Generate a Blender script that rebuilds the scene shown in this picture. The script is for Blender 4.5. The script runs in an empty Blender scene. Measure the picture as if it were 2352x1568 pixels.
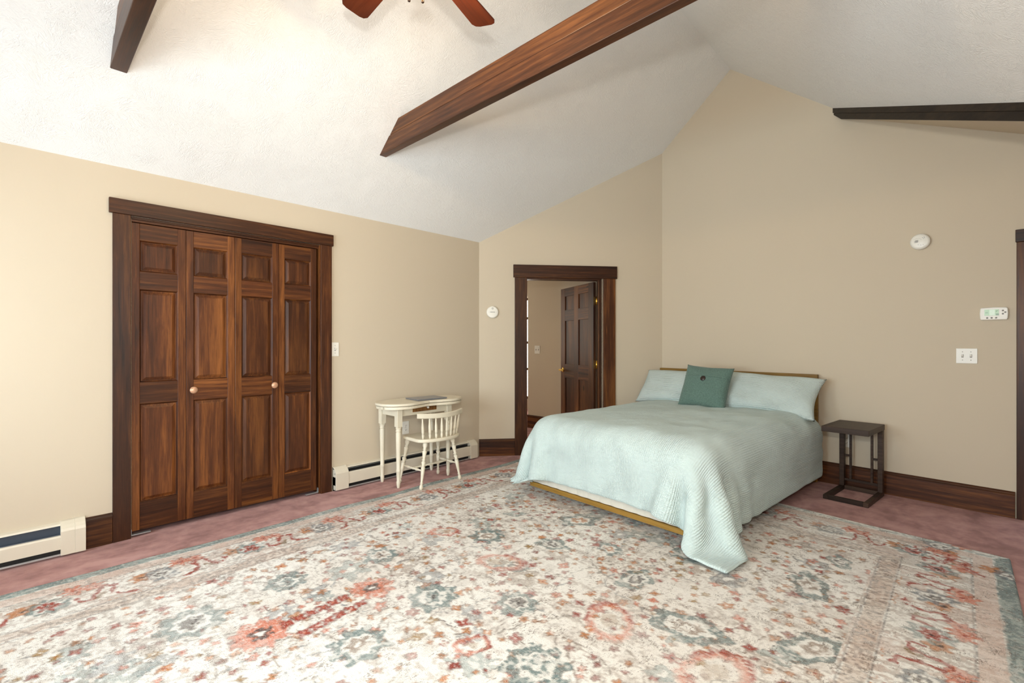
import bpy, bmesh, math, random
import numpy as np
from mathutils import Vector, Matrix

random.seed(7); RNG = np.random.default_rng(11)
S = bpy.context.scene
COL = S.collection
PI = math.pi

# ------------------------------------------------------------------ camera, world, light, exposure
# World frame: the closet wall is the plane x = 0, y runs along it towards the bed, z is up (metres).
cam_d = bpy.data.cameras.new('camera'); cam = bpy.data.objects.new('camera', cam_d); COL.objects.link(cam)
cam_d.sensor_fit = 'HORIZONTAL'; cam_d.sensor_width = 36.0
cam_d.lens = 36.0 * 1082.0 / 2352.0
cam_d.shift_y = 4.0 / 2352.0
cam_d.clip_start = 0.02
cam.location = (3.859, -0.414, 1.25)
CAM_YAW = math.atan(1029.0 / 1082.0)
cam.rotation_euler = (PI / 2, 0, CAM_YAW)
S.camera = cam

S.view_settings.view_transform = 'Standard'; S.view_settings.look = 'None'
S.view_settings.gamma = 1.0; S.view_settings.use_curve_mapping = False
S.view_settings.exposure = 0.38

W = bpy.data.worlds.new('daylight'); S.world = W; W.use_nodes = True
W.node_tree.nodes['Background'].inputs[0].default_value = (0.75, 0.87, 1.0, 1)
W.node_tree.nodes['Background'].inputs[1].default_value = 1.2

def area(name, loc, rot, sx, sy, power, color):
    l = bpy.data.lights.new(name, 'AREA'); l.shape = 'RECTANGLE'; l.size = sx; l.size_y = sy
    l.energy = power; l.color = color
    o = bpy.data.objects.new(name, l); o.location = loc; o.rotation_euler = rot; COL.objects.link(o); return o
def point(name, loc, power, color, r):
    l = bpy.data.lights.new(name, 'POINT'); l.energy = power; l.color = color; l.shadow_soft_size = r
    o = bpy.data.objects.new(name, l); o.location = loc; COL.objects.link(o); return o

BACK_Y = -2.1
WINS = [(0.45, 1.55, 0.55, 2.15), (2.05, 3.15, 0.55, 2.15)]      # windows in the wall behind the photographer
for i, (x0, x1, z0, z1) in enumerate(WINS):
    area('window_daylight', ((x0 + x1) / 2, BACK_Y - 0.16, (z0 + z1) / 2), (PI / 2, 0, 0), x1 - x0, z1 - z0,
         (72.0, 88.0)[i], (0.78, 0.91, 1.0))
area('window_daylight', (4.75 + .16, -1.2, 1.2), (0, PI / 2, 0), 1.1, 1.1, 58.0, (0.80, 0.92, 1.0))
# the photographer's flash, a hand above the camera
point('camera_flash', (3.93, -0.47, 1.62), 84.0, (1.0, 0.945, 0.86), 0.05)
# daylight in the hall beyond the doorway
area('hall_daylight', (-2.2, 4.0, 1.5), (0, -PI / 2, 0), 1.2, 1.4, 8.0, (1.0, 0.93, 0.8))

# ------------------------------------------------------------------ helpers
def frame(x, y, deg): return Matrix.Translation((x, y, 0)) @ Matrix.Rotation(math.radians(deg), 4, 'Z')
FL = frame(0, 0, 90)              # closet wall: local x along the wall, local y into the wall
FA = frame(0, 3.115, 50.55)       # angled wall with the doorway
FB = frame(1.350, 4.755, -5.12)   # wall behind the bed

def tag(o, label=None, cat=None, group=None, kind=None):
    if label: o['label'] = label
    if cat: o['category'] = cat
    if group: o['group'] = group
    if kind: o['kind'] = kind
    return o
def empty(name, M=None, **k):
    o = bpy.data.objects.new(name, None); COL.objects.link(o); o.empty_display_size = 0.05
    if M is not None: o.matrix_world = M
    return tag(o, **k)

class MB:
    def __init__(s): s.b = bmesh.new()
    def _mi(s, faces, m):
        for f in faces: f.material_index = m
    def box(s, x0, x1, y0, y1, z0, z1, m=0):
        v = [s.b.verts.new((x, y, z)) for z in (z0, z1) for y in (y0, y1) for x in (x0, x1)]
        F = [(0, 2, 3, 1), (4, 5, 7, 6), (0, 1, 5, 4), (2, 6, 7, 3), (0, 4, 6, 2), (1, 3, 7, 5)]
        s._mi([s.b.faces.new([v[i] for i in f]) for f in F], m); return s
    def prism(s, poly, off, m=0):
        """polygon (3d points) extruded by a vector"""
        off = Vector(off); a = [s.b.verts.new(p) for p in poly]; c = [s.b.verts.new(Vector(p) + off) for p in poly]
        n = len(a); fs = [s.b.faces.new(a), s.b.faces.new(c[::-1])]
        for i in range(n): fs.append(s.b.faces.new([a[i], c[i], c[(i + 1) % n], a[(i + 1) % n]]))
        s._mi(fs, m); return s
    def lathe(s, prof, p0=(0, 0, 0), p1=None, seg=14, m=0):
        """prof: (t, r); without p1, t is height above p0; with p1, t runs 0..1 from p0 to p1"""
        p0 = Vector(p0)
        if p1 is None: ax = Vector((0, 0, 1)); L = 1.0
        else: ax = Vector(p1) - p0; L = ax.length; ax.normalize()
        q = Vector((0, 0, 1)).rotation_difference(ax).to_matrix()
        rings = []
        for t, r in prof:
            c = p0 + ax * (t * L)
            rings.append([s.b.verts.new(c + q @ Vector((r * math.cos(2 * PI * k / seg), r * math.sin(2 * PI * k / seg), 0))) for k in range(seg)])
        fs = []
        for a, c in zip(rings, rings[1:]):
            for k in range(seg): fs.append(s.b.faces.new([a[k], a[(k + 1) % seg], c[(k + 1) % seg], c[k]]))
        fs.append(s.b.faces.new(rings[0][::-1])); fs.append(s.b.faces.new(rings[-1]))
        for f in fs: f.smooth = True
        s._mi(fs, m); return s
    def cyl(s, p0, p1, r, seg=14, m=0): return s.lathe([(0, r), (1, r)], p0, p1, seg, m)
    def tube(s, pts, r, seg=8, m=0):
        for a, c in zip(pts, pts[1:]): s.cyl(a, c, r, seg, m)
        return s
    def build(s, name, mats, parent=None, M=None, bev=0.0, seg=2, smooth=False, **k):
        bmesh.ops.recalc_face_normals(s.b, faces=s.b.faces[:])
        me = bpy.data.meshes.new(name); s.b.to_mesh(me); s.b.free()
        return link(name, me, mats, parent, M, bev, seg, smooth, **k)

def link(name, me, mats, parent=None, M=None, bev=0.0, seg=2, smooth=False, **k):
    o = bpy.data.objects.new(name, me); COL.objects.link(o)
    for m in (mats if isinstance(mats, (list, tuple)) else [mats]): me.materials.append(m)
    if parent is not None: o.parent = parent
    if M is not None: o.matrix_local = M
    if smooth:
        for p in me.polygons: p.use_smooth = True
    if bev:
        b = o.modifiers.new('edge', 'BEVEL'); b.width = bev; b.segments = seg; b.limit_method = 'ANGLE'; b.angle_limit = 0.6
        b.harden_normals = False
    return tag(o, **k)

# ------------------------------------------------------------------ materials
class N:
    def __init__(s, name):
        s.m = bpy.data.materials.new(name); s.m.use_nodes = True; s.t = s.m.node_tree; s.t.nodes.clear()
        s.out = s.t.nodes.new('ShaderNodeOutputMaterial'); s.p = s.t.nodes.new('ShaderNodeBsdfPrincipled')
        s.t.links.new(s.p.outputs[0], s.out.inputs[0])
    def n(s, typ, ins=None, **a):
        o = s.t.nodes.new('ShaderNode' + typ)
        for k, v in a.items(): setattr(o, k, v)
        for k, v in (ins or {}).items(): s.set(o.inputs[k], v)
        return o
    def set(s, sock, v):
        if isinstance(v, bpy.types.NodeSocket): s.t.links.new(v, sock)
        elif isinstance(v, bpy.types.Node): s.t.links.new(v.outputs[0], sock)
        else:
            if isinstance(v, (tuple, list)) and len(v) == 3 and sock.type == 'RGBA': v = (*v, 1)
            sock.default_value = v
    def coord(s, kind='Object'): return s.n('TexCoord').outputs[kind]
    def mapping(s, vec, scale=(1, 1, 1), rot=(0, 0, 0), loc=None):
        i = {'Vector': vec, 'Scale': scale, 'Rotation': rot}
        if loc is not None: i['Location'] = loc
        return s.n('Mapping', i).outputs[0]
    def noise(s, vec, scale, detail=3, rough=0.5, dist=0.0, **a):
        return s.n('TexNoise', {'Vector': vec, 'Scale': scale, 'Detail': detail, 'Roughness': rough, 'Distortion': dist}, **a).outputs['Fac']
    def ramp(s, fac, stops, interp='LINEAR'):
        r = s.n('ValToRGB', {'Fac': fac}); e = r.color_ramp; e.interpolation = interp
        while len(e.elements) < len(stops): e.elements.new(0.5)
        for el, (p, c) in zip(e.elements, stops):
            el.position = p; el.color = (*c, 1) if isinstance(c, (tuple, list)) else (c, c, c, 1)
        return r.outputs[0]
    def mix(s, f, a, b, blend='MIX'):
        o = s.n('Mix', data_type='RGBA', blend_type=blend)
        s.set(o.inputs[0], f); s.set(o.inputs[6], a); s.set(o.inputs[7], b); return o.outputs[2]
    def math(s, op, a, b=0.0):
        o = s.n('Math', operation=op); s.set(o.inputs[0], a); s.set(o.inputs[1], b); return o.outputs[0]
    def bump(s, h, strength=0.3, dist=0.01, prev=None):
        i = {'Height': h, 'Strength': strength, 'Distance': dist}
        if prev is not None: i['Normal'] = prev
        return s.n('Bump', i).outputs[0]
    def done(s, col=None, rough=0.5, normal=None, metal=0.0, spec=None, **k):
        if col is not None: s.set(s.p.inputs['Base Color'], col)
        s.set(s.p.inputs['Roughness'], rough); s.set(s.p.inputs['Metallic'], metal)
        if normal is not None: s.set(s.p.inputs['Normal'], normal)
        if spec is not None: s.set(s.p.inputs['Specular IOR Level'], spec)
        for kk, v in k.items(): s.set(s.p.inputs[kk.replace('_', ' ')], v)
        return s.m

def plain(name, col, rough=0.5, metal=0.0, nscale=40, var=0.08, bump=0.05, **k):
    n = N(name); c = n.coord(); f = n.noise(c, nscale, 4)
    lo = tuple(v * (1 - var) for v in col); hi = tuple(min(1, v * (1 + var)) for v in col)
    col = n.mix(f, lo, hi)
    return n.done(col, rough, n.bump(f, bump, 0.002) if bump else None, metal, **k)

def wood(name, axis, dark, mid, light, rough=0.42, scale=1.0, knots=True, coat=0.06):
    n = N(name); c = n.coord(); rnd = n.n('ObjectInfo').outputs['Random']
    off = n.n('CombineXYZ', {0: n.math('MULTIPLY', rnd, 17.3), 1: n.math('MULTIPLY', rnd, 9.1), 2: n.math('MULTIPLY', rnd, 23.7)}).outputs[0]
    v = n.n('VectorMath', operation='ADD'); n.set(v.inputs[0], c); n.set(v.inputs[1], off); v = v.outputs[0]
    st = [14.0 * scale] * 3; st['xyz'.index(axis)] = 1.1 * scale
    g = n.mapping(v, tuple(st))
    warp = n.noise(v, 2.2 * scale, 2)
    big = n.noise(g, 0.30, 3, 0.55, 1.0)
    grain = n.noise(g, 4.0, 6, 0.65, 0.6)
    fst = [160.0] * 3; fst['xyz'.index(axis)] = 5.0
    fine = n.noise(n.mapping(v, tuple(fst)), 1.0, 3, 0.6)
    w = n.n('TexWave', {'Vector': n.mapping(v, tuple(s_ * 0.55 for s_ in st)), 'Scale': 1.1, 'Distortion': 7.0, 'Detail': 2.0, 'Detail Scale': 1.2}, wave_type='RINGS', rings_direction='XYZ'[('xyz'.index(axis) + 1) % 3]).outputs['Fac']
    fac = n.math('ADD', n.math('MULTIPLY', big, 0.60), n.math('ADD', n.math('MULTIPLY', grain, 0.34), n.math('MULTIPLY', w, 0.07)))
    fac = n.math('ADD', fac, n.math('MULTIPLY', n.math('SUBTRACT', fine, 0.5), 0.22))
    col = n.ramp(fac, [(0.33, dark), (0.50, mid), (0.67, light)])
    if knots:
        vo = n.n('TexVoronoi', {'Vector': n.mapping(v, tuple(3.4 if ch != axis else 1.5 for ch in 'xyz')), 'Scale': 1.0}).outputs['Distance']
        k = n.ramp(n.math('ADD', vo, n.math('MULTIPLY', warp, 0.03)), [(0.045, 1.0), (0.085, 0.0)])
        col = n.mix(n.math('MULTIPLY', k, 0.85), col, tuple(x * 0.25 for x in dark))
    tone = n.math('ADD', n.math('MULTIPLY', n.math('FRACT', n.math('MULTIPLY', rnd, 7.77)), 0.75), 0.62)
    col = n.mix(1.0, col, n.n('CombineColor', {0: tone, 1: tone, 2: tone}).outputs[0], 'MULTIPLY')
    r = n.math('ADD', n.math('MULTIPLY', grain, 0.2), rough - 0.1)
    return n.done(col, r, n.bump(n.math('ADD', grain, n.math('MULTIPLY', fine, 0.6)), 0.18, 0.002), Coat_Weight=coat, Coat_Roughness=0.22, spec=0.28)

def m_wall():
    n = N('beige_wall_paint'); c = n.coord()
    big = n.noise(c, 0.8, 2); fine = n.noise(c, 260, 2); med = n.noise(c, 40, 3)
    col = n.mix(big, (0.570, 0.488, 0.367), (0.595, 0.513, 0.387))
    return n.done(col, 0.62, n.bump(n.math('ADD', fine, med), 0.12, 0.0015), spec=0.3)
def m_ceiling():
    n = N('textured_ceiling_plaster'); c = n.coord()
    wob = n.n('TexNoise', {'Vector': c, 'Scale': 6.0, 'Detail': 2.0}).outputs['Color']
    cw = n.mix(0.10, c, wob, 'ADD')
    hs = []
    for sc, off, f in ((5.5, 0.0, 1.0), (7.5, 3.7, 1.25)):
        cell = n.n('TexVoronoi', {'Vector': n.mapping(cw, loc=(off, off * 2, off)), 'Scale': sc})
        ang = n.math('MULTIPLY', n.n('SeparateColor', {0: cell.outputs['Color']}).outputs[0], 6.28)
        a = n.n('VectorRotate', {'Vector': cw, 'Axis': (0, 0, 1), 'Angle': ang}).outputs[0]
        r1 = n.noise(n.mapping(a, (78 * f, 17 * f, 50)), 1.0, 2, 0.5, 0.9)
        ridge = n.math('SUBTRACT', 1.0, n.math('ABSOLUTE', n.math('MULTIPLY', n.math('SUBTRACT', r1, 0.5), 6.0)))
        edge = n.ramp(cell.outputs['Distance'], [(0.30, 1.0), (0.75, 0.35)])
        hs.append(n.math('MULTIPLY', n.math('MAXIMUM', ridge, 0.0), edge))
    h = n.math('MAXIMUM', hs[0], hs[1])
    h = n.math('ADD', h, n.math('MULTIPLY', n.noise(c, 70, 3), 0.30))
    col = n.mix(n.noise(c, 0.7, 2), (0.785, 0.785, 0.765), (0.815, 0.815, 0.795))
    return n.done(col, 0.75, n.bump(h, 0.5, 0.0042), spec=0.25)
def m_carpet():
    n = N('dusty_rose_carpet'); c = n.coord()
    big = n.noise(n.mapping(c, (2.4, 1.2, 1)), 2.0, 4, 0.6, 0.8); mid = n.noise(c, 9, 4, 0.6); fine = n.noise(c, 420, 2, 0.7)
    f = n.math('ADD', n.math('MULTIPLY', big, 0.55), n.math('MULTIPLY', mid, 0.45))
    col = n.ramp(f, [(0.39, (0.36, 0.155, 0.138)), (0.5, (0.56, 0.275, 0.245)), (0.61, (0.70, 0.38, 0.345))])
    col = n.mix(n.math('MULTIPLY', fine, 0.3), col, (0.26, 0.11, 0.10), 'MIX')
    return n.done(col, 0.95, n.bump(n.math('ADD', fine, n.math('MULTIPLY', mid, 0.6)), 0.9, 0.006), spec=0.1, Sheen_Weight=0.25)
def m_rug():
    n = N('distressed_floral_rug'); c = n.coord()
    at = n.n('VertexColor', layer_name='pattern')
    f1 = n.noise(c, 330, 2, 0.7); f2 = n.noise(n.mapping(c, (45, 120, 1)), 1.0, 4, 0.65); f3 = n.noise(c, 14, 3)
    # worn pile: bare ivory fibres show through the dyed motifs, taupe fibres through the ground
    worn = n.ramp(n.math('ADD', n.math('MULTIPLY', f1, 0.55), n.math('MULTIPLY', f2, 0.5)), [(0.57, 0.0), (0.68, 0.7)])
    col = n.mix(worn, at.outputs[0], (0.83, 0.81, 0.755))
    dk = n.ramp(n.math('ADD', n.math('MULTIPLY', n.noise(n.mapping(c, (130, 60, 1)), 1.0, 4, 0.75), 0.7), n.math('MULTIPLY', f3, 0.4)), [(0.61, 0.0), (0.68, 0.85)])
    col = n.mix(n.math('MULTIPLY', dk, at.outputs[1]), col, (0.17, 0.13, 0.10))
    g1 = n.ramp(n.noise(c, 230, 3, 0.8), [(0.30, 0.72), (0.50, 1.04)])
    col = n.mix(0.7, col, g1, 'MULTIPLY')
    return n.done(col, 0.95, n.bump(n.math('ADD', f1, n.math('MULTIPLY', f2, 0.5)), 0.8, 0.004), spec=0.1)
def m_fabric(name, col, uv=False):
    n = N(name); c = n.coord('UV' if uv else 'Object')
    d = n.noise(c, 7, 3)
    w1 = n.n('TexWave', {'Vector': c, 'Scale': 25.0, 'Distortion': 2.2, 'Detail': 3.0, 'Detail Scale': 2.5, 'Detail Roughness': 0.65}, bands_direction='X').outputs['Fac']
    w2 = n.n('TexWave', {'Vector': c, 'Scale': 60.0, 'Distortion': 3.0, 'Detail': 2.0, 'Detail Scale': 2.0}, bands_direction='Y').outputs['Fac']
    cr = n.noise(n.mapping(c, (18, 60, 1)), 1.0, 4, 0.6, 0.8)
    h = n.math('ADD', n.math('MULTIPLY', n.math('MULTIPLY', w1, n.ramp(n.noise(c, 5, 2), [(0.35, 0.15), (0.65, 0.6)])), 0.9), n.math('ADD', n.math('MULTIPLY', w2, 0.22), n.math('MULTIPLY', cr, 1.1)))
    cc = n.mix(d, tuple(v * 0.95 for v in col), tuple(min(1, v * 1.05) for v in col))
    return n.done(cc, 0.9, n.bump(h, 1.0, 0.008), spec=0.15, Sheen_Weight=0.1)
def m_linen(name, col):
    n = N(name); c = n.coord()
    a = n.noise(n.mapping(c, (500, 60, 60)), 1.0, 3, 0.7); b = n.noise(n.mapping(c, (60, 60, 500)), 1.0, 3, 0.7)
    f = n.math('MULTIPLY', n.math('ADD', a, b), 0.5)
    cc = n.ramp(f, [(0.35, tuple(v * 0.6 for v in col)), (0.5, col), (0.65, tuple(v * 1.5 for v in col))])
    return n.done(cc, 0.92, n.bump(f, 0.5, 0.003), spec=0.1, Sheen_Weight=0.2)
def m_emit(name, col, st):
    n = N(name); f = n.noise(n.coord(), 3, 2)
    n.set(n.p.inputs['Emission Color'], n.mix(f, tuple(v * .97 for v in col), col)); n.set(n.p.inputs['Emission Strength'], st)
    return n.done(col, 0.4)
def m_glass():
    n = N('window_glass'); t = n.n('BsdfTransparent'); g = n.n('BsdfGlossy', {'Roughness': 0.02})
    fr = n.n('Fresnel', {'IOR': 1.45}); mx = n.n('MixShader'); n.set(mx.inputs[0], fr.outputs[0]); n.set(mx.inputs[1], t.outputs[0]); n.set(mx.inputs[2], g.outputs[0])
    n.t.links.new(mx.outputs[0], n.out.inputs[0]); return n.m

M = {}
M['wall'] = m_wall(); M['ceil'] = m_ceiling(); M['carpet'] = m_carpet(); M['rug'] = m_rug()
TD = ((0.015, 0.0048, 0.0021), (0.060, 0.0190, 0.0060), (0.165, 0.060, 0.0145))
DD = ((0.020, 0.0055, 0.0018), (0.078, 0.0225, 0.0052), (0.205, 0.070, 0.0145))
BM = ((0.018, 0.0065, 0.003), (0.058, 0.0205, 0.0075), (0.135, 0.052, 0.016))
for a in 'xyz':
    M['trim_' + a] = wood('stained_trim_wood_' + a, a, *TD)
    M['door_' + a] = wood('stained_door_wood_' + a, a, *DD, rough=0.42, knots=False, coat=0.08)
M['beam'] = wood('stained_beam_wood', 'x', *BM)
M['beam_y'] = wood('dark_board_wood', 'x', (0.008, 0.005, 0.0035), (0.02, 0.0125, 0.008), (0.04, 0.025, 0.015))
M['dark_y'] = wood('espresso_wood', 'x', (0.020, 0.0105, 0.0062), (0.042, 0.0235, 0.0145), (0.07, 0.041, 0.026), knots=False, rough=0.5)
M['gold'] = wood('honey_bed_wood', 'x', (0.20, 0.105, 0.018), (0.30, 0.165, 0.03), (0.38, 0.22, 0.05), knots=False, rough=0.5)
M['blade'] = wood('red_blade_wood', 'x', (0.05, 0.009, 0.003), (0.085, 0.016, 0.0045), (0.12, 0.026, 0.007), knots=False, rough=0.35)
M['cream'] = plain('cream_painted_wood', (0.70, 0.64, 0.50), 0.42, nscale=25, var=0.05)
M['heater'] = plain('cream_enamel', (0.66, 0.60, 0.48), 0.38, nscale=12, var=0.03, bump=0.02)
M['fin'] = plain('grey_heater_metal', (0.075, 0.085, 0.10), 0.4, 0.6, nscale=60, var=0.2)
M['slate'] = plain('slate_heater_metal', (0.06, 0.075, 0.10), 0.4, 0.2)
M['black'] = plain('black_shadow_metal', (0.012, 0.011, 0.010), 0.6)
M['plate'] = plain('white_plastic', (0.80, 0.78, 0.70), 0.35, bump=0.0, var=0.02)
M['slot'] = plain('dark_slot', (0.03, 0.028, 0.025), 0.5, bump=0.0)
M['grey'] = plain('grey_plastic', (0.28, 0.27, 0.25), 0.5, bump=0.0)
M['lcd'] = plain('green_display', (0.36, 0.55, 0.30), 0.25, bump=0.0, nscale=120, var=0.1)
M['lcd3'] = plain('dark_green_display', (0.10, 0.20, 0.07), 0.25, bump=0.0)
M['lcd2'] = plain('pale_display', (0.60, 0.74, 0.55), 0.25, bump=0.0, nscale=120, var=0.1)
M['brass'] = plain('polished_brass', (0.75, 0.50, 0.12), 0.22, 1.0, var=0.05)
M['copper'] = plain('copper_knob', (0.58, 0.33, 0.20), 0.32, 0.35, nscale=90, var=0.25)
M['steel'] = plain('zinc_bracket', (0.6, 0.66, 0.66), 0.35, 0.8)
M['alu'] = plain('aluminium_laptop', (0.33, 0.34, 0.37), 0.38, 0.7, nscale=300, var=0.04, bump=0.0)
M['comf'] = m_fabric('sea_glass_comforter_fabric', (0.625, 0.755, 0.735), True)
M['sham'] = m_fabric('pale_sham_fabric', (0.645, 0.75, 0.72), True)
M['green'] = m_linen('sage_green_linen', (0.115, 0.185, 0.155))
M['button'] = plain('dark_button', (0.025, 0.014, 0.010), 0.35)
M['ticking'] = plain('white_ticking', (0.72, 0.68, 0.58), 0.85)
M['brown'] = wood('desk_drawer_wood', 'y', (0.11, 0.045, 0.012), (0.20, 0.09, 0.025), (0.28, 0.13, 0.04), knots=False)
M['bulb'] = m_emit('lit_bulb', (1.0, 0.82, 0.55), 25.0)
M['frost'] = plain('frosted_shade', (0.85, 0.80, 0.70), 0.4, bump=0.0)
M['bronze'] = plain('dark_bronze', (0.05, 0.03, 0.02), 0.35, 0.8)
M['glass'] = m_glass()
M['sky'] = m_emit('bright_window', (1.0, 0.97, 0.90), 4.0)
M['white'] = plain('white_frame_paint', (0.78, 0.76, 0.70), 0.4)

# ------------------------------------------------------------------ structure
EAVE, PITCH, RX, RP = 2.366, 0.806, 2.135, 0.822
RIDGE = EAVE + PITCH * RX
zl = lambda x: EAVE + PITCH * x
zr = lambda x: RIDGE - RP * (x - RX)
def bed_wall_pt(b, z): v = FB @ Vector((b, 0, z)); return v
XR = 4.75; XR2 = 6.0; YJ = 2.25
# the shallower ceiling of the right-hand bay
V0 = Vector((3.017, 4.63, zr(3.017))); V1 = Vector((4.10, 3.11, zr(4.10))); V2 = V1 + (V1 - V0) * ((XR - V1.x) / (V1.x - V0.x))
V2.z = zr(V2.x)
side_h = Vector((-(V2 - V0).y, (V2 - V0).x, 0)).normalized()
if side_h.x < 0: side_h = -side_h
BW = .10
_f0 = V0 + side_h * BW + Vector((0, 0, -.095)); _f1 = _f0 + (V2 - V0); _c = FB @ Vector((2.848, 0, 2.73))
_n = (_f1 - _f0).cross(_c - _f0)
zb = lambda x, y: _f0.z - (_n.x * (x - _f0.x) + _n.y * (y - _f0.y)) / _n.z

MB().prism([(-3.2, BACK_Y - 0.15, 0), (XR2 + .2, BACK_Y - 0.15, 0), (XR2 + .2, 6.6, 0), (-3.2, 6.6, 0)], (0, 0, -0.06)).build('floor', M['carpet'], kind='structure')

def wallmesh(name, polys, M_, thick=0.12, mat=None):
    """polys in wall-local (x, z) coordinates, extruded into the wall"""
    mb = MB()
    for p in polys: mb.prism([(x, 0, z) for x, z in p], (0, thick, 0))
    o = mb.build(name, mat or M['wall'], kind='structure'); o.matrix_world = M_; return o
# closet wall with its opening (local x = world y)
yA = 3.115
wl = MB()
for p in ([(BACK_Y - .1, 0), (0.094, 0), (0.094, EAVE + .02), (BACK_Y - .1, EAVE + .02)], [(1.32, 0), (yA, 0), (yA, EAVE + .02), (1.32, EAVE + .02)],
          [(0.094, 2.066), (1.32, 2.066), (1.32, EAVE + .02), (0.094, EAVE + .02)]):
    wl.prism([(x, 0, z) for x, z in p], (0, 0.12, 0))
wl.box(-0.02, 0.0, 0.12, 0.72, 0, 2.4).box(1.42, 1.44, 0.12, 0.72, 0, 2.4).box(-0.02, 1.44, 0.70, 0.74, 0, 2.4).box(-0.02, 1.44, 0.12, 0.72, 2.38, 2.40)
o = wl.build('wall_left', M['wall'], kind='structure'); o.matrix_world = FL
# angled wall with the doorway
LA = 2.125
def za(a): return zl(max(0, (FA @ Vector((a, 0, 0))).x))
wallmesh('wall_angled', [[(0, 0), (0.50, 0), (0.50, za(.5) + .03), (0, za(0) + .03)], [(1.40, 0), (LA, 0), (LA, za(LA) + .03), (1.40, za(1.40) + .03)],
                         [(0.50, 2.0), (1.40, 2.0), (1.40, za(1.4) + .03), (0.50, za(.5) + .03)]], FA)
# wall behind the bed
LB = 4.35
def zB(b):
    p = FB @ Vector((b, 0, 0))
    return zl(p.x) if p.x < RX else zr(p.x)
bA = 1.797
pB = FB @ Vector((LB, 0, 0))
DB0, DB1 = 2.90, 3.75
zE = lambda b: zb((FB @ Vector((b, 0, 0))).x, (FB @ Vector((b, 0, 0))).y)
wallmesh('wall_far', [[(0, 0), (DB0, 0), (DB0, zE(DB0) + .03), (1.80, zE(1.80) + .03), (1.70, zB(1.70) + .04), (0.788, RIDGE + .03), (0, zB(0) + .03)],
                      [(DB0, 1.97), (DB1, 1.97), (DB1, zE(DB1)), (DB0, zE(DB0))], [(DB1, 0), (LB + .3, 0), (LB + .3, zE(LB + .3)), (DB1, zE(DB1))]], FB)
# wall behind the photographer with two windows
mb = MB(); xs = [0.0]
for w in WINS: xs += [w[0], w[1]]
xs.append(XR)
for i in range(len(xs) - 1):
    a, c = xs[i], xs[i + 1]
    top = lambda x: zl(x) if x < RX else zr(x)
    def poly(z0, z1=None):
        pts = [(a, BACK_Y, z0), (c, BACK_Y, z0)]
        if z1 is None:
            pts += [(c, BACK_Y, top(c))]
            if a < RX < c: pts += [(RX, BACK_Y, RIDGE)]
            pts += [(a, BACK_Y, top(a))]
        else: pts += [(c, BACK_Y, z1), (a, BACK_Y, z1)]
        mb.prism(pts, (0, -0.12, 0))
    if i % 2 == 1: poly(0, WINS[0][2]); poly(WINS[0][3])
    else: poly(0)
mb.build('wall_back', M['wall'], kind='structure')
for k, (x0, x1, z0, z1) in enumerate(WINS):
    r = empty('window_%d' % (k + 1), Matrix.Translation((0, BACK_Y, 0)), kind='structure')
    f = MB(); t = 0.05
    f.box(x0, x0 + t, -.1, 0, z0, z1).box(x1 - t, x1, -.1, 0, z0, z1).box(x0, x1, -.1, 0, z0, z0 + t).box(x0, x1, -.1, 0, z1 - t, z1)
    f.build('window_frame', M['trim_z'], r, bev=.003)
    f = MB(); f.box(x0 + t, x1 - t, -.07, -.035, (z0 + z1) / 2 - .02, (z0 + z1) / 2 + .02); f.build('meeting_rail', M['trim_x'], r)
    f = MB(); f.box(x0 + t, x1 - t, -.055, -.05, z0 + t, z1 - t); f.build('pane', M['glass'], r)
    f = MB(); f.box(x0 - .1, x0, 0, .02, z0 - .1, z1 + .1).box(x1, x1 + .1, 0, .02, z0 - .1, z1 + .1).box(x0 - .12, x1 + .12, 0, .025, z1, z1 + .1).box(x0 - .12, x1 + .12, 0, .05, z0 - .03, z0)
    f.build('window_casing', M['trim_z'], r, bev=.003)
# right-hand walls
WR = (-1.75, -.65, .65, 1.75); mb = MB()
for (ya, yb_, za_, zb_) in ((BACK_Y, WR[0], 0, zr(XR)), (WR[1], YJ, 0, zr(XR)), (WR[0], WR[1], 0, WR[2]), (WR[0], WR[1], WR[3], zr(XR))):
    mb.prism([(XR, ya, za_), (XR, yb_, za_), (XR, yb_, zb_), (XR, ya, zb_)], (.12, 0, 0))
mb.build('wall_right', M['wall'], kind='structure')
r = empty('window_4', Matrix.Translation((XR, 0, 0)), kind='structure'); t = .05
f = MB(); f.box(0, .1, WR[0], WR[0] + t, WR[2], WR[3]).box(0, .1, WR[1] - t, WR[1], WR[2], WR[3]).box(0, .1, WR[0], WR[1], WR[2], WR[2] + t).box(0, .1, WR[0], WR[1], WR[3] - t, WR[3]); f.build('window_frame', M['trim_z'], r, bev=.003)
f = MB(); f.box(.05, .055, WR[0] + t, WR[1] - t, WR[2] + t, WR[3] - t); f.build('pane', M['glass'], r)
f = MB(); f.box(-.02, 0, WR[0] - .09, WR[0], WR[2] - .08, WR[3] + .09).box(-.02, 0, WR[1], WR[1] + .09, WR[2] - .08, WR[3] + .09).box(-.025, 0, WR[0] - .1, WR[1] + .1, WR[3], WR[3] + .09).box(-.04, 0, WR[0] - .1, WR[1] + .1, WR[2] - .03, WR[2]); f.build('window_casing', M['trim_z'], r, bev=.003)
MB().prism([(XR, YJ, 0), (XR2, YJ, 0), (XR2, YJ, 2.4), (XR, YJ, 2.4)], (0, -.12, 0)).build('wall_right_return', M['wall'], kind='structure')
MB().prism([(XR2, YJ - .1, 0), (XR2, 4.5, 0), (XR2, 4.5, 2.6), (XR2, YJ - .1, 2.6)], (.12, 0, 0)).build('wall_right_bay', M['wall'], kind='structure')
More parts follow.
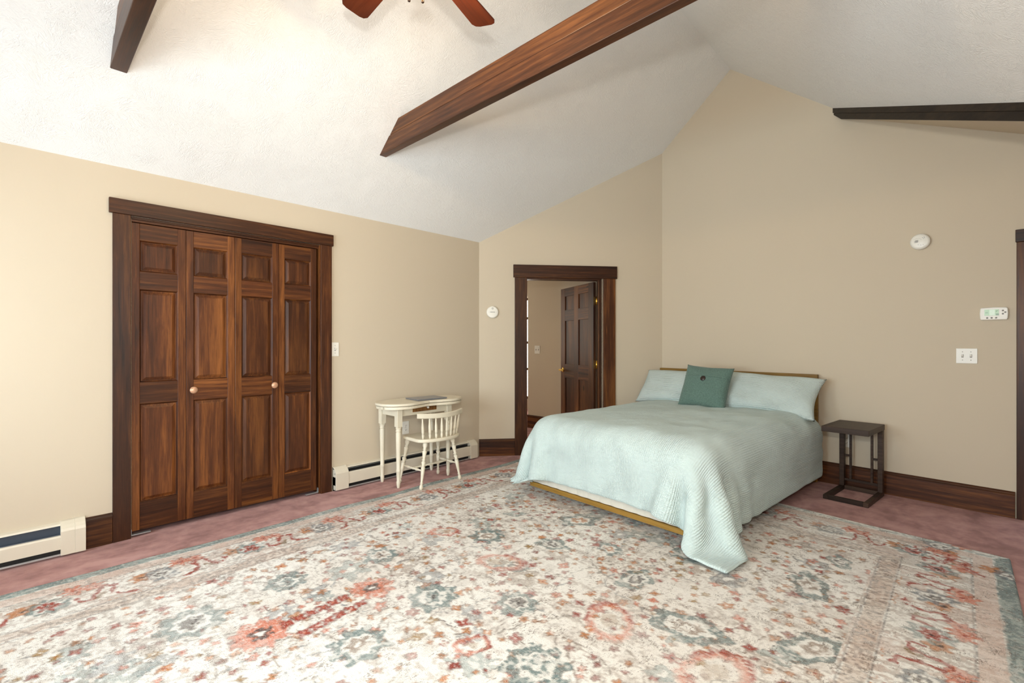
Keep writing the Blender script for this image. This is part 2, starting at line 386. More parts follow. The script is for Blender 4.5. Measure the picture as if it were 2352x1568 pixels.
# ceilings
up = (0, 0, 0.08)
q = FB @ Vector((0, 0.02, 0)); q2 = FB @ Vector((0.788, 0.02, 0)); qa = FA @ Vector((0, .03, 0))
MB().prism([(-.05, BACK_Y - .1, zl(-.05)), (RX, BACK_Y - .1, RIDGE), (RX, q2.y, RIDGE), (q.x - .03, q.y + .03, zl(q.x - .03)), (-.05, yA + .03, zl(-.05))], up).build('ceiling_left', M['ceil'], kind='structure')
MB().prism([(RX, BACK_Y - .1, RIDGE), (XR + .05, BACK_Y - .1, zr(XR + .05)), (V2.x + .05, V2.y, zr(V2.x + .05)), V0 + Vector((0, 0, 0)), (RX, q2.y, RIDGE)], up).build('ceiling_right', M['ceil'], kind='structure')
p0 = V0 + side_h * (BW - .03); p1 = V2 + side_h * (BW - .03)
bayp = [(p0.x - .02, p0.y + .03), (p1.x, p1.y), (p1.x, V2.y - .2), (XR2 + .1, V2.y - .2), (XR2 + .1, 4.48)]
MB().prism([(x, y, zb(x, y)) for x, y in bayp], up).build('ceiling_bay', M['wall'], kind='structure')

# the hall beyond the doorway
MB().box(-0.807, 1.25, 4.835, 4.90, 0, 2.5).build('wall_hall', M['wall'], kind='structure')
MB().box(-2.6, -2.5, 2.8, 6.4, 0, 2.5).box(-2.6, -.12, 2.75, 2.85, 0, 2.5).box(-2.6, 1.25, 6.3, 6.4, 0, 2.5).box(-0.25, -0.15, 2.8, 3.2, 0, 2.5).build('wall_hall_side', M['wall'], kind='structure')
MB().prism([(-2.6, 2.75, 2.44), (-.13, 2.75, 2.44), (-.13, 3.25, 2.44), (1.2, 4.84, 2.44), (1.2, 6.4, 2.44), (-2.6, 6.4, 2.44)], (0, 0, .05)).build('ceiling_hall', M['ceil'], kind='structure')
bb = MB(); bb.box(-0.80, 0.9, 4.813, 4.835, 0, 0.165); o = bb.build('baseboard_hall', M['trim_x'], kind='structure', bev=.002)
c = MB(); c.box(-.80, .9, 4.805, 4.835, 0.165, 0.19); c.build('cap_molding', M['trim_x'], o, bev=.004)
r = empty('window_3', Matrix.Identity(4), kind='structure')
MB().box(-2.45, -1.25, 6.27, 6.285, 0.25, 2.1).build('pane', M['sky'], r)
f = MB()
for z in (0.2, 0.74, 1.24, 1.70, 2.06): f.box(-2.5, -1.2, 6.24, 6.27, z, z + .045)
f.box(-2.5, -2.45, 6.24, 6.3, .2, 2.1).box(-1.25, -1.2, 6.24, 6.3, .2, 2.1)
f.build('window_frame', M['trim_x'], r)

# baseboards (base board + cap moulding)
def baseboard(name, M_, x0, x1, mats=('trim_x', 'trim_x')):
    b = MB(); b.box(x0, x1, -0.02, 0, 0, 0.158); o = b.build(name, M[mats[0]], kind='structure', bev=.002); o.matrix_world = M_
    c = MB(); c.prism([(x0, 0, .158), (x0, -.028, .158), (x0, -.028, .166), (x0, -.020, .172), (x0, -.016, .180), (x0, -.008, .188), (x0, 0, .188)], (x1 - x0, 0, 0))
    c.build('cap_molding', M[mats[1]], o); return o
baseboard('baseboard_left', FL, -0.128, -0.001)
baseboard('baseboard_angled', FA, 0.0, 0.397)
baseboard('baseboard_angled_right', FA, 1.557, LA)
baseboard('baseboard_far', FB, 0.0, 2.806)
baseboard('baseboard_back', frame(XR, BACK_Y, 180), 0, XR)

# casings
def casing(name, M_, xo0, xi0, xi1, xo1, ztop, zh, hx0, hx1, jd, th=.02):
    r = empty(name, M_, kind='structure')
    MB().box(xo0, xi0, -th, 0, 0, ztop).build('side_casing', M['trim_z'], r, bev=.003)
    MB().box(xi1, xo1, -th, 0, 0, ztop).build('side_casing', M['trim_z'], r, bev=.003)
    MB().box(hx0, hx1, -th - .006, 0, ztop, zh).build('head_casing', M['trim_x'], r, bev=.003)
    return r
tr = casing('trim_1', FL, 0.0, 0.09, 1.325, 1.419, 2.068, 2.162, -0.018, 1.432, .12)
MB().box(0.075, 0.093, 0, .12, 0, 2.066).build('jamb', M['trim_z'], tr); MB().box(1.318, 1.336, -.001, .12, 0, 2.066).build('jamb', M['trim_z'], tr)
MB().box(0.09, 1.32, 0.0, .12, 2.052, 2.068).build('head_jamb', M['trim_x'], tr); MB().box(0.093, 1.318, 0.012, .05, 2.036, 2.052).build('door_track', M['door_x'], tr)
tr = tr2 = casing('trim_2', FA, 0.397, 0.536, 1.415, 1.557, 1.985, 2.126, 0.381, 1.575, .12, .022)
MB().box(0.495, 0.532, 0, .125, 0, 1.985).build('jamb', M['trim_z'], tr); MB().box(1.378, 1.418, 0, .125, 0, 1.985).build('jamb', M['trim_z'], tr)
MB().box(1.368, 1.378, 0.02, .05, 0, 1.97).build('door_stop', M['trim_z'], tr); MB().box(0.52, 1.40, 0, .125, 1.970, 2.0).build('head_jamb', M['trim_x'], tr)
tr = casing('trim_3', FB, 2.813, 2.905, 3.74, 3.83, 1.968, 2.056, 2.808, 3.84, .12)
MB().box(2.89, 2.91, 0, .12, 0, 1.97).build('jamb', M['trim_z'], tr); MB().box(3.74, 3.76, 0, .12, 0, 1.97).build('jamb', M['trim_z'], tr)
MB().box(2.89, 3.76, 0, .12, 1.955, 1.975).build('head_jamb', M['trim_x'], tr)

# ------------------------------------------------------------------ panelled doors
def raised_panel(parent, x0, x1, z0, z1, yf, mat, dep=.012):
    """raised panel: sunk margin, bevelled field"""
    b = MB(); m1, m2 = 0.006, 0.026
    def ring(i, y): return [b.b.verts.new(p) for p in ((x0 + i, y, z0 + i), (x1 - i, y, z0 + i), (x1 - i, y, z1 - i), (x0 + i, y, z1 - i))]
    R = [ring(0, yf + dep), ring(m1, yf + dep), ring(m2, yf + .002), ring(m2 + .001, yf + .002)]
    for a, c in zip(R, R[1:]):
        for k in range(4): b.b.faces.new([a[k], a[(k + 1) % 4], c[(k + 1) % 4], c[k]])
    b.b.faces.new(R[-1])
    return b.build('raised_panel', mat, parent)
def door_leaf(parent, Mx, w, z0, z1, th, cols, rows, mat):
    """core slab with stiles, rails, panel mouldings and raised panels laid on both of its faces"""
    c_ = MB()
    for c in cols:
        for r_ in rows: c_.box(c[0], c[1], 0.0145, th - .012, r_[0], r_[1])
    c_.box(.012, w - .012, .010, th - .008, z0 + .01, rows[0][0] + .002).box(.012, w - .012, .010, th - .008, rows[-1][1] - .002, z1 - .01)
    lf = c_.build('door_leaf', M[mat + '_z'], parent, Mx)
    edges = [0] + [v for c in cols for v in c] + [w]
    for i in range(0, len(edges), 2): MB().box(edges[i], edges[i + 1], 0, th, z0, z1).build('stile', M[mat + '_z'], lf, bev=.0015, seg=1)
    zs = [z0] + [v for r_ in rows for v in r_] + [z1]
    for c in cols:
        for i in range(0, len(zs), 2): MB().box(c[0], c[1], 0.0007, th - .0007, zs[i], zs[i + 1]).build('rail', M[mat + '_x'], lf, bev=.0012, seg=1)
        for r_ in rows:
            t = .008; x0, x1, za_, zb_ = c[0], c[1], r_[0], r_[1]
            b = MB(); R1 = [(x0, za_), (x1, za_), (x1, zb_), (x0, zb_)]; R2 = [(x0 + t, za_ + t), (x1 - t, za_ + t), (x1 - t, zb_ - t), (x0 + t, zb_ - t)]
            A = [b.b.verts.new((x, .0025, z)) for x, z in R1]; B = [b.b.verts.new((x, .0135, z)) for x, z in R2]; C = [b.b.verts.new((x, .0150, z)) for x, z in R1]
            for k in range(4):
                b.b.faces.new([A[k], A[(k + 1) % 4], B[(k + 1) % 4], B[k]]); b.b.faces.new([B[k], B[(k + 1) % 4], C[(k + 1) % 4], C[k]])
            b.build('panel_moulding', M[mat + '_z'], lf)
            raised_panel(lf, c[0] + .006, c[1] - .006, r_[0] + .006, r_[1] - .006, .002, M[mat + '_z'])
    return lf
ROWS = [(0.212, 0.854), (0.995, 1.601), (1.718, 1.92)]
LEAF = [0.094, 0.393, 0.695, 1.004, 1.302]
labels = ['left pair of brown panelled bifold closet doors, by the short piece of baseboard', 'right pair of brown panelled bifold closet doors, beside the white light switch']
for d in range(2):
    r = empty('door_%d' % (d + 1), FL, kind='structure', label=labels[d])
    for k in range(2):
        i = 2 * d + k; x0, x1 = LEAF[i] + .0012, LEAF[i + 1] - .0012; w = x1 - x0
        ang = [0.8, -0.8, 0.6, -1.2][i]
        px = x0 if k == 0 else x1
        Mx = Matrix.Translation((px, 0.012, 0)) @ Matrix.Rotation(math.radians(ang if k == 0 else ang), 4, 'Z') @ Matrix.Translation((x0 - px, 0, 0))
        lf = door_leaf(r, Mx, w, 0.034, 2.03, .032, [(.043, w - .047)], ROWS, 'door')
        kx = {1: 0.431, 2: 0.961}.get(i)
        if kx:
            kb = MB(); kb.lathe([(0, .012), (.012, .009), (.022, .011), (.027, .021), (.035, .025), (.042, .022), (.046, .012), (.047, .001)])
            kb.build('knob', M['copper'], lf, Matrix.Translation((kx - x0, 0, .926)) @ Matrix.Rotation(PI / 2, 4, 'X'))
    b = MB(); xx = 0.094 if d == 0 else 1.31
    sg = 1 if d == 0 else -1
    b.box(min(xx, xx + sg * .10), max(xx, xx + sg * .10), -.004, .02, .012, .018).box(xx - .002, xx + .002, 0, .02, .012, .05)
    b.build('pivot_bracket', M['steel'], r)

# the hall door standing open
hinge = FA @ Matrix.Translation((1.372, .128, 0)) @ Matrix.Rotation(math.radians(104), 4, 'Z')
r = empty('door_3', hinge, kind='structure', label='dark six-panel door standing open into the hall with brass lever')
cols = [(.115, .36), (.47, .715)]; rows6 = [(.24, .80), (.98, 1.54), (1.68, 1.86)]
lf = door_leaf(r, Matrix.Identity(4), .83, .012, 1.965, .036, cols, rows6, 'trim')
hb = MB(); hb.lathe([(0, .031), (.006, .030), (.010, .014), (.05, .011)]); hb.box(-.012, .105, -.011, .011, .045, .058)
hb.build('lever_handle', M['brass'], r, Matrix.Translation((.77, 0, .90)) @ Matrix.Rotation(PI / 2, 4, 'X') @ Matrix.Rotation(PI, 4, 'Z'), bev=.004)
hb = MB(); hb.lathe([(0, .031), (.006, .030), (.010, .014), (.05, .011)]); hb.box(-.012, .105, -.011, .011, .045, .058)
hb.build('lever_handle', M['brass'], r, Matrix.Translation((.77, .036, .90)) @ Matrix.Rotation(-PI / 2, 4, 'X') @ Matrix.Rotation(PI, 4, 'Z'), bev=.004)
for z in (.25, 1.0, 1.745):
    hb = MB(); hb.cyl((-.008, .0, z - .048), (-.008, .0, z + .048), .008, 10); hb.box(-.004, .034, -.003, .001, z - .046, z + .046); hb.build('hinge', M['brass'], r)
    hp = MB(); hp.box(1.3745, 1.379, .062, .123, z - .046, z + .046); hp.build('hinge_plate', M['brass'], tr2)

# ------------------------------------------------------------------ ceiling beams and edge board
def tie_beam(y0, y1, label):
    zb0, zb1 = 2.757, 2.972; zm = 2.875
    r = empty('tie_beam', Matrix.Translation((0, y0, 0)), label=label, cat='beam', group='tie beams under the sloped ceiling')
    ex = lambda z: (z - EAVE) / PITCH - .012
    er = lambda z: RX + (RIDGE - z) / RP + .012
    for (a, c, t, nm) in ((zb0, zm - .002, y1 - y0, 'lower_plank'), (zm + .001, zb1, y1 - y0 - .006, 'upper_plank')):
        MB().prism([(ex(a), 0.003 if nm == 'upper_plank' else 0, a), (er(a), 0.003 if nm == 'upper_plank' else 0, a), (er(c), 0.003 if nm == 'upper_plank' else 0, c), (ex(c), 0.003 if nm == 'upper_plank' else 0, c)], (0, t, 0)).build(nm, M['beam'], r, bev=.004)
    return r
tie_beam(-0.062, 0.012, 'dark brown tie beam under the ceiling, on the window side of the fan')
tie_beam(1.592, 1.652, 'long brown tie beam of two stacked planks between the ceiling fan and the bed')
# flat board along the valley of the right-hand ceiling
Pst = V0 - (V2 - V0).normalized() * .03
LV = (V2 - V0).length; dV = (V2 - V0).normalized(); Z = Vector((0, 0, 1))
r = empty('ceiling_board', Matrix.Translation(V0), label='nearly black board along the ceiling fold above the thermostat wall', cat='board')
o0 = Pst - V0
MB().prism([o0 + Z * .03, o0 + Z * -.044, o0 + side_h * .10 + Z * -.044, o0 + side_h * .10 + Z * .03], dV * LV).build('upper_strip', M['beam_y'], r, bev=.003)
o1 = o0 + side_h * .006
MB().prism([o1 + Z * -.044, o1 + dV * LV + Z * -.044, o1 + dV * LV + Z * -.098, o1 + dV * .20 + Z * -.098], side_h * .094).build('lower_strip', M['beam_y'], r, bev=.003)

# ------------------------------------------------------------------ ceiling fan with a lamp
FAN = Vector((2.135, 0.79, 3.0))
r = empty('ceiling_fan', Matrix.Translation(FAN), label='five-blade ceiling fan with red brown wooden blades and a lit lamp', cat='ceiling fan')
MB().lathe([(0, .012), (RIDGE - 3.0 - .12, .012)], (0, 0, .1), seg=12).build('downrod', M['bronze'], r)
MB().lathe([(0, .02), (.03, .05), (.09, .07), (.12, .07)], (0, 0, RIDGE - 3.0 - .10), seg=20).build('canopy', M['bronze'], r)
MB().lathe([(-.06, .04), (-.05, .10), (-.02, .13), (.05, .13), (.09, .10), (.12, .03)], seg=24).build('motor_housing', M['bronze'], r)
MB().lathe([(-.11, .03), (-.10, .05), (-.08, .06), (-.055, .05)], seg=20).build('light_kit_hub', M['bronze'], r)
def cam2w(X, Y): return Vector((3.859 + .72463 * X - .68914 * Y, -.414 + .68914 * X + .72463 * Y))
t = cam2w(-.146, 2.59); a0 = math.atan2(t.y - FAN.y, t.x - FAN.x)
for k in range(5):
    ang = a0 + k * 2 * PI / 5
    b = MB(); n = 8; pts = []
    L0_, L1_, w0, w1 = .17, .60, .055, .072
    out = [(L0_, -w0), (L1_ - .03, -w1), (L1_ - .008, -w1 + .012), (L1_, -w1 + .035), (L1_, w1 - .035), (L1_ - .008, w1 - .012), (L1_ - .03, w1), (L0_, w0)]
    b.prism([(x, y, -.004) for x, y in out], (0, 0, .008))
    o = b.build('blade', M['blade'], r, Matrix.Rotation(ang, 4, 'Z') @ Matrix.Rotation(math.radians(9), 4, 'X'), bev=.002)
    b = MB(); b.box(.10, .22, -.018, .018, -.012, -.004).box(.19, .25, -.035, .035, -.008, -.004); b.build('blade_iron', M['bronze'], o)
for k in range(3):
    ang = a0 + .5 + k * 2 * PI / 3; c, s_ = math.cos(ang), math.sin(ang)
    b = MB(); b.tube([(.04 * c, .04 * s_, -.06), (.09 * c, .09 * s_, -.05), (.115 * c, .115 * s_, -.075)], .009); b.build('lamp_arm', M['bronze'], r)
    b = MB(); b.lathe([(0, .02), (.25, .038), (.7, .05), (1, .062)], (.115 * c, .115 * s_, -.075), (.145 * c, .145 * s_, -.120), 16); b.build('lamp_shade', M['frost'], r)
    b = MB(); b.lathe([(0, .012), (.3, .02), (.7, .02), (1, .004)], (.125 * c, .125 * s_, -.085), (.144 * c, .144 * s_, -.120), 10); b.build('bulb', M['bulb'], r)
    point('fan_lamp', FAN + Vector((.160 * c, .160 * s_, -.170)), 9.0, (1.0, .73, .44), .03)
for dx, dy, zc in ((.021, .020, -.252), (-.022, -.021, -.246)):
    MB().tube([(dx, dy, -.10), (dx, dy, zc)], .0014, 6).lathe([(0, .002), (.003, .0065), (.012, .0065), (.015, .002)], (dx, dy, zc - .012), seg=8).build('pull_chain', M['bronze'], r)

# ------------------------------------------------------------------ rug
RX0, RX1, RY0 = 0.45, 4.07, -0.85
yfar = lambda x: 3.664 - 0.115 * (x - 2.87)
def make_rug():
    H = 0.0062
    nx = int((RX1 - RX0) / H); ny = int((3.95 - RY0) / H)
    U = np.linspace(0, 1, nx); Vv = np.linspace(0, 1, ny)
    X = (RX0 + (RX1 - RX0) * U)[None, :].repeat(ny, 0)
    YF = 3.664 - 0.115 * (X - 2.87); Y = RY0 + (YF - RY0) * Vv[:, None]
    def vnoise(sx, sy, seed):
        g = np.random.default_rng(seed); gx = int((RX1 - RX0) / sx) + 3; gy = int(5.0 / sy) + 3
        T = g.random((gy, gx)); fx = (X - RX0) / sx; fy = (Y - RY0) / sy
        ix = np.clip(fx.astype(int), 0, gx - 2); iy = np.clip(fy.astype(int), 0, gy - 2); tx = fx - ix; ty = fy - iy
        tx = tx * tx * (3 - 2 * tx); ty = ty * ty * (3 - 2 * ty)
        return (T[iy, ix] * (1 - tx) + T[iy, ix + 1] * tx) * (1 - ty) + (T[iy + 1, ix] * (1 - tx) + T[iy + 1, ix + 1] * tx) * ty
    IV = np.array((0.87, 0.855, 0.805)); BE = np.array((0.52, 0.43, 0.34)); TP = np.array((0.33, 0.25, 0.195)); CH = np.array((0.065, 0.055, 0.055))
    RD = np.array((0.33, 0.040, 0.020)); SA = np.array((0.62, 0.21, 0.13)); OR = np.array((0.50, 0.175, 0.035)); GD = np.array((0.33, 0.175, 0.03))
    TE = np.array((0.145, 0.215, 0.215)); SL = np.array((0.17, 0.20, 0.225)); PK = np.array((0.58, 0.43, 0.36))
    col = np.empty((ny, nx, 3)); col[:] = IV
    big = vnoise(.55, .55, 1); mid = vnoise(.13, .10, 2); sm = vnoise(.035, .03, 3); tiny = vnoise(.013, .011, 4); ti2 = vnoise(.016, .014, 5)
    wX = (vnoise(.03, .03, 6) - .5) * .022 + (tiny - .5) * .014; wY = (vnoise(.03, .03, 7) - .5) * .022 + (ti2 - .5) * .014
    def put(mask, c, a=1.0):
        m = np.clip(mask, 0, 1)[..., None] * a; return m
    def blend(sl, mask, c, a):
        m = (np.clip(mask, 0, 1) * a)[..., None]; col[sl] = col[sl] * (1 - m) + c * m
    ALL = (slice(0, ny), slice(0, nx))
    blend(ALL, (big - .35) * 1.6, np.array((0.64, 0.56, 0.48)), .4)
    blend(ALL, (mid * .5 + sm * .5 - .54) * 6, TP, .22)
    blend(ALL, (vnoise(.22, .03, 8) * .5 + tiny * .5 - .60) * 8, TP, .5)
    def win(cx, cy, R):
        i0 = max(0, int((cx - R - RX0) / (RX1 - RX0) * nx)); i1 = min(nx, int((cx + R - RX0) / (RX1 - RX0) * nx) + 2)
        dy = (3.7 - RY0) / ny
        j0 = max(0, int((cy - R - RY0) / ((3.95 - RY0) / ny)) - 8); j1 = min(ny, int((cy + R - RY0) / ((3.5 - RY0) / ny)) + 14)
        if i1 <= i0 or j1 <= j0: return None
        return (slice(j0, j1), slice(i0, i1))
    def polar(sl, cx, cy, sq=1.0, rot=0.0, j=1.0):
        dx = X[sl] + wX[sl] * j - cx; dy = Y[sl] + wY[sl] * j - cy
        c, s_ = math.cos(rot), math.sin(rot); dx, dy = dx * c + dy * s_, -dx * s_ + dy * c
        return np.hypot(dx, dy * sq), np.arctan2(dy * sq, dx), dx, dy
    wear = lambda sl, t=.34: np.clip((sm[sl] * .5 + tiny[sl] * .5 - t) * 7, 0, 1)
    def rosette(cx, cy, R, outer, inner, core, petals=9, sq=1.0, rot=0.0, a=.9, hole=None):
        sl = win(cx, cy, R * 1.4)
        if sl is None: return
        r_, th, dx, dy = polar(sl, cx, cy, sq, rot)
        edge = R * (1 + .13 * np.cos(petals * th))
        w = wear(sl)
        blend(sl, (edge - r_) / .008, outer, a * (.35 + .65 * w))
        blend(sl, (R * .60 * (1 + .1 * np.cos(petals * th)) - r_) / .008, IV if hole is None else hole, .85)
        blend(sl, (R * .42 * (1 + .15 * np.cos(6 * th)) - r_) / .006, inner, a * (.3 + .7 * w))
        blend(sl, (R * .17 - r_) / .006, core, .9)
        ring = 1 - np.abs(r_ - edge * .97) / .006
        blend(sl, ring, core if core is not IV else CH, .35 * w)
    def flower(cx, cy, R, c, core, petals=5, sq=1.0, rot=0.0, a=.85):
        sl = win(cx, cy, R * 1.5)
        if sl is None: return
        r_, th, dx, dy = polar(sl, cx, cy, sq, rot, .45 if R < .045 else 1.0)
        e = R * (.86 + .22 * np.cos(petals * th))
        w = wear(sl, .20)
        blend(sl, (e - r_) / .006, c, a * (.25 + .75 * w))
        blend(sl, 1 - np.abs(r_ - e) / .005, c * .45, .75 * w)
        blend(sl, (R * .27 - r_) / .005, core, .8)
    def stroke(pts, wd, c, a=.9, t=.3):
        P = np.array(pts); cx, cy = P.mean(0); R = np.abs(P - (cx, cy)).max() + wd * 2
        sl = win(cx, cy, R)
        if sl is None: return
        xx = X[sl] + wX[sl]; yy = Y[sl] + wY[sl]; d = np.full(xx.shape, 9.0)
        for (ax, ay), (bx, by) in zip(P, P[1:]):
            vx, vy = bx - ax, by - ay; L = vx * vx + vy * vy + 1e-9
            k = np.clip(((xx - ax) * vx + (yy - ay) * vy) / L, 0, 1); d = np.minimum(d, np.hypot(xx - ax - k * vx, yy - ay - k * vy))
        blend(sl, (wd - d) / .005, c, a * (.2 + .8 * wear(sl, t)))
    def curve(x, y, ang, L, bend, n=9):
        out = [(x, y)]
        for i in range(n): ang += bend / n; x += L / n * math.cos(ang); y += L / n * math.sin(ang); out.append((x, y))
        return out
    g = random.Random(5)
    fx0, fx1 = RX0 + .54, RX1 - .54; fy1 = lambda x: yfar(x) - .54
    # --- field: vines, blue clouds, scattered blossoms
    for i in range(330):
        x = g.uniform(fx0, fx1); y = g.uniform(RY0, 3.3)
        stroke(curve(x, y, g.uniform(0, 6.28), g.uniform(.18, .5), g.uniform(-3, 3)), .0065, g.choice([TP * .8, TP * .6, TP * .45, SL, CH * 1.5]), .85, .44)
    for i in range(90):
        x = g.uniform(fx0, fx1); y = g.uniform(RY0, 3.3)
        flower(x, y, g.uniform(.06, .11), g.choice([TE * 1.2, SL * 1.2, TE * 1.4, TP]), IV, g.choice([4, 6, 8]), g.uniform(.8, 1.7), g.uniform(0, 3), .5)
    pal = [OR, OR, OR, SA, SA, RD, GD, OR * .8, OR * 1.15, RD, RD * .8]
    used = []
    for i in range(6500):
        x = g.uniform(fx0, fx1); y = g.uniform(RY0, 3.35)
        R = g.choice([.013, .015, .017, .019, .022, .025, .030])
        if any((x - a) ** 2 + (y - b) ** 2 < (R + c + .006) ** 2 for a, b, c in used): continue
        used.append((x, y, R))
        if len(used) > 1450: break
        flower(x, y, R, g.choice(pal), g.choice([IV, GD, CH, RD]), g.choice([4, 4, 5, 6]), g.uniform(.7, 1.3), g.uniform(0, 3), g.uniform(.6, .95))
    # --- the large motifs of the field
    def fl(px, py):
        Yc = 1082 * 1.24 / (py - 788.0); v = cam2w((px - 1176) / 1082.0 * Yc, Yc); return v.x, v.y
    for px, py, R in ((855, 1350, .105), (600, 1455, .12)): rosette(*fl(px, py), R, SA, CH, IV, 9, hole=SA)
    for px, py, R in ((440, 1430, .13), (995, 1370, .12), (825, 1480, .12), (1230, 1530, .13), (660, 1335, .10), (875, 1275, .10), (1120, 1230, .11), (1190, 1385, .10)):
        rosette(*fl(px, py), R, TE, g.choice([TP, CH, TE]), g.choice([IV, CH]), 8)
    for px, py, R in ((1580, 1440, .17), (1860, 1345, .16), (1870, 1490, .15), (1460, 1330, .13), (1590, 1275, .12), (1330, 1195, .14), (1930, 1290, .10), (1270, 1250, .11), (1400, 1260, .10), (1180, 1300, .1)):
        rosette(*fl(px, py), R, TE * .95, g.choice([CH, TP, OR]), IV, 5, g.uniform(1.3, 1.9), g.uniform(0, 3), .8)
    for px, py, R, ro in ((1150, 1290, .14, .4), (1400, 1425, .15, 2.2), (1640, 1545, .16, 1.2), (1020, 1220, .10, .7), (1085, 1480, .08, 1.0)):
        x, y = fl(px, py); sl = win(x, y, R * 1.6)
        if sl is None: continue
        r_, th, dx, dy = polar(sl, x, y, 1.5, ro); w = wear(sl, .25)
        blend(sl, 1 - np.abs(r_ - R * .85) / (R * .26), SA, .85 * (.3 + .7 * w)); blend(sl, (1 - np.abs(r_ - R) / (R * .17)) * (np.cos(th) > -.1), RD, .9 * (.3 + .7 * w))
        blend(sl, (R * .4 - r_) / .01, BE, .6)
    ax, ay = fl(660, 1432); bx, by = fl(790, 1372); cx, cy = fl(700, 1452); dx_, dy_ = fl(830, 1385)
    for k in range(6):
        for (x0, y0, x1, y1) in ((ax, ay, bx, by), (cx, cy, dx_, dy_)):
            flower(x0 + (x1 - x0) * k / 5, y0 + (y1 - y0) * k / 5, .032, RD, SA, 4, 1, .7, .95)
    # --- borders, measured inwards from each edge
    for side in ('left', 'right', 'far'):
        if side == 'left': D = X - RX0; T = Y
        elif side == 'right': D = RX1 - X; T = Y + .3
        else: D = YF - Y; T = X
        own = np.ones_like(D, bool)
        dl, dr, df = X - RX0, RX1 - X, YF - Y
        own = D <= np.minimum(np.minimum(dl, dr), df) + 1e-6
        bandn = vnoise(.02, .09, 20) if side != 'far' else vnoise(.09, .02, 21)
        inb = own & (D < .56)
        base = np.clip(inb * 1.0, 0, 1); col[inb] = IV * .97
        st = vnoise(.018, .16, 22) if side == 'left' else vnoise(.2, .02, 23)
        blend(ALL, inb * (st * .6 + tiny * .5 - .5) * 7, TP, .5)
        blend(ALL, inb * (mid * .6 + tiny * .4 - .5) * 6, PK, .5)
        blend(ALL, own * np.clip((.075 - D + (sm - .5) * .02) / .006, 0, 1), TE if side != 'far' else IV, .85)
        blend(ALL, own * (D < .075) * (bandn * .6 + tiny * .5 - .5) * 7, np.array((.42, .47, .44)), .8)
        blend(ALL, own * (D > .08) * (D < .16), PK * 1.12, .55)
        for dd in (.165, .455, .545):
            blend(ALL, own * (1 - np.abs(D - dd + (tiny - .5) * .01) / .006) * (tiny + .35), CH, .75)
        blend(ALL, own * (D > .462) * (D < .538), TP * 1.75, .6 * (.4 + .6 * sm).mean())
        blend(ALL, own * (D > .462) * (D < .538) * (tiny - .45) * 3, CH * 2, .5)
    def bmotif(fx, period, t0, n):
        """fx maps (d across the border, t along it) to rug x, y"""
        for k in range(n):
            t_ = t0 + k * period
            m = (-1) ** k
            P = [fx(d, t_ + m * s_) for d, s_ in ((.41, -.115), (.385, -.06), (.33, -.035), (.26, -.055), (.24, 0.0), (.31, .03), (.37, .045), (.36, .09), (.31, .10))]
            stroke(P, .0125, RD, .92, .24); stroke([fx(.33, t_ + m * .0), fx(.37, t_ + m * .03)], .013, GD * .6, .8)
            P = [fx(d, t_ + m * s_) for d, s_ in ((.44, -.13), (.44, -.02))]; stroke(P, .006, OR, .8)
            x, y = fx(.27, t_ + period * .36); flower(x, y, .055, OR, CH, 6, 1, .3, .8)
            x, y = fx(.30, t_ + period * .55)
            rosette(x, y, .085, SL if k % 2 else TE, RD if k % 2 == 0 else CH, CH if k % 2 == 0 else IV, 8, 1.1, .2, .8)
            if k % 2 == 0: flower(x, y, .055, RD, CH, 6, 1.2, .2, .9)
            x, y = fx(.20, t_ + period * .78); flower(x, y, .06, SA, RD, 7, 1, .1, .85)
            x, y = fx(.21, t_ - period * .05); flower(x, y, .045, SA, RD, 6, 1, .1, .7)
    bmotif(lambda d, t_: (RX0 + d, t_), .435, -.55, 10)
    bmotif(lambda d, t_: (RX1 - d, t_), .40, -.35, 10)
    bmotif(lambda d, t_: (t_, yfar(t_) - d), .42, .9, 8)
    dist = np.clip((vnoise(.3, .25, 30) * .35 + sm * .35 + tiny * .45 - .60) * 6, 0, 1)
    blend(ALL, dist, IV, .30)
    blend(ALL, (vnoise(.4, .4, 41) * .25 + vnoise(.011, .011, 40) * .55 + sm * .3 - .66) * 9, TP * .6, .30)
    col = np.clip(col, 0.01, 1)
    # mesh: top sheet with a rolled edge
    z = np.full_like(X, .0105) + (vnoise(.5, .5, 31) - .5) * .003
    edge = np.minimum(np.minimum(X - RX0, RX1 - X), np.minimum(YF - Y, Y - RY0)); z = np.where(edge < .004, .0005, z)
    Xo = X + np.where(X - RX0 < .2, (vnoise(.5, .42, 33) - .5) * .05 * (1 - np.clip((X - RX0) / .2, 0, 1)), 0)
    co = np.stack([Xo, Y, z], -1).reshape(-1, 3)
    idx = np.arange(nx * ny).reshape(ny, nx)
    F = np.stack([idx[:-1, :-1], idx[:-1, 1:], idx[1:, 1:], idx[1:, :-1]], -1).reshape(-1, 4)
    me = bpy.data.meshes.new('area_rug')
    me.vertices.add(len(co)); me.vertices.foreach_set('co', co.ravel())
    me.loops.add(F.size); me.loops.foreach_set('vertex_index', F.ravel())
    me.polygons.add(len(F)); me.polygons.foreach_set('loop_start', np.arange(0, F.size, 4)); me.polygons.foreach_set('loop_total', np.full(len(F), 4))
    me.update(calc_edges=True)
    at = me.attributes.new('pattern', 'FLOAT_COLOR', 'POINT'); al = np.full((ny, nx, 1), .8)
    at.data.foreach_set('color', np.concatenate([col, al], -1).ravel().astype(np.float32))
    return link('area_rug', me, M['rug'], smooth=True, label='large distressed ivory floral rug with red, orange and blue grey motifs', cat='rug')
make_rug()

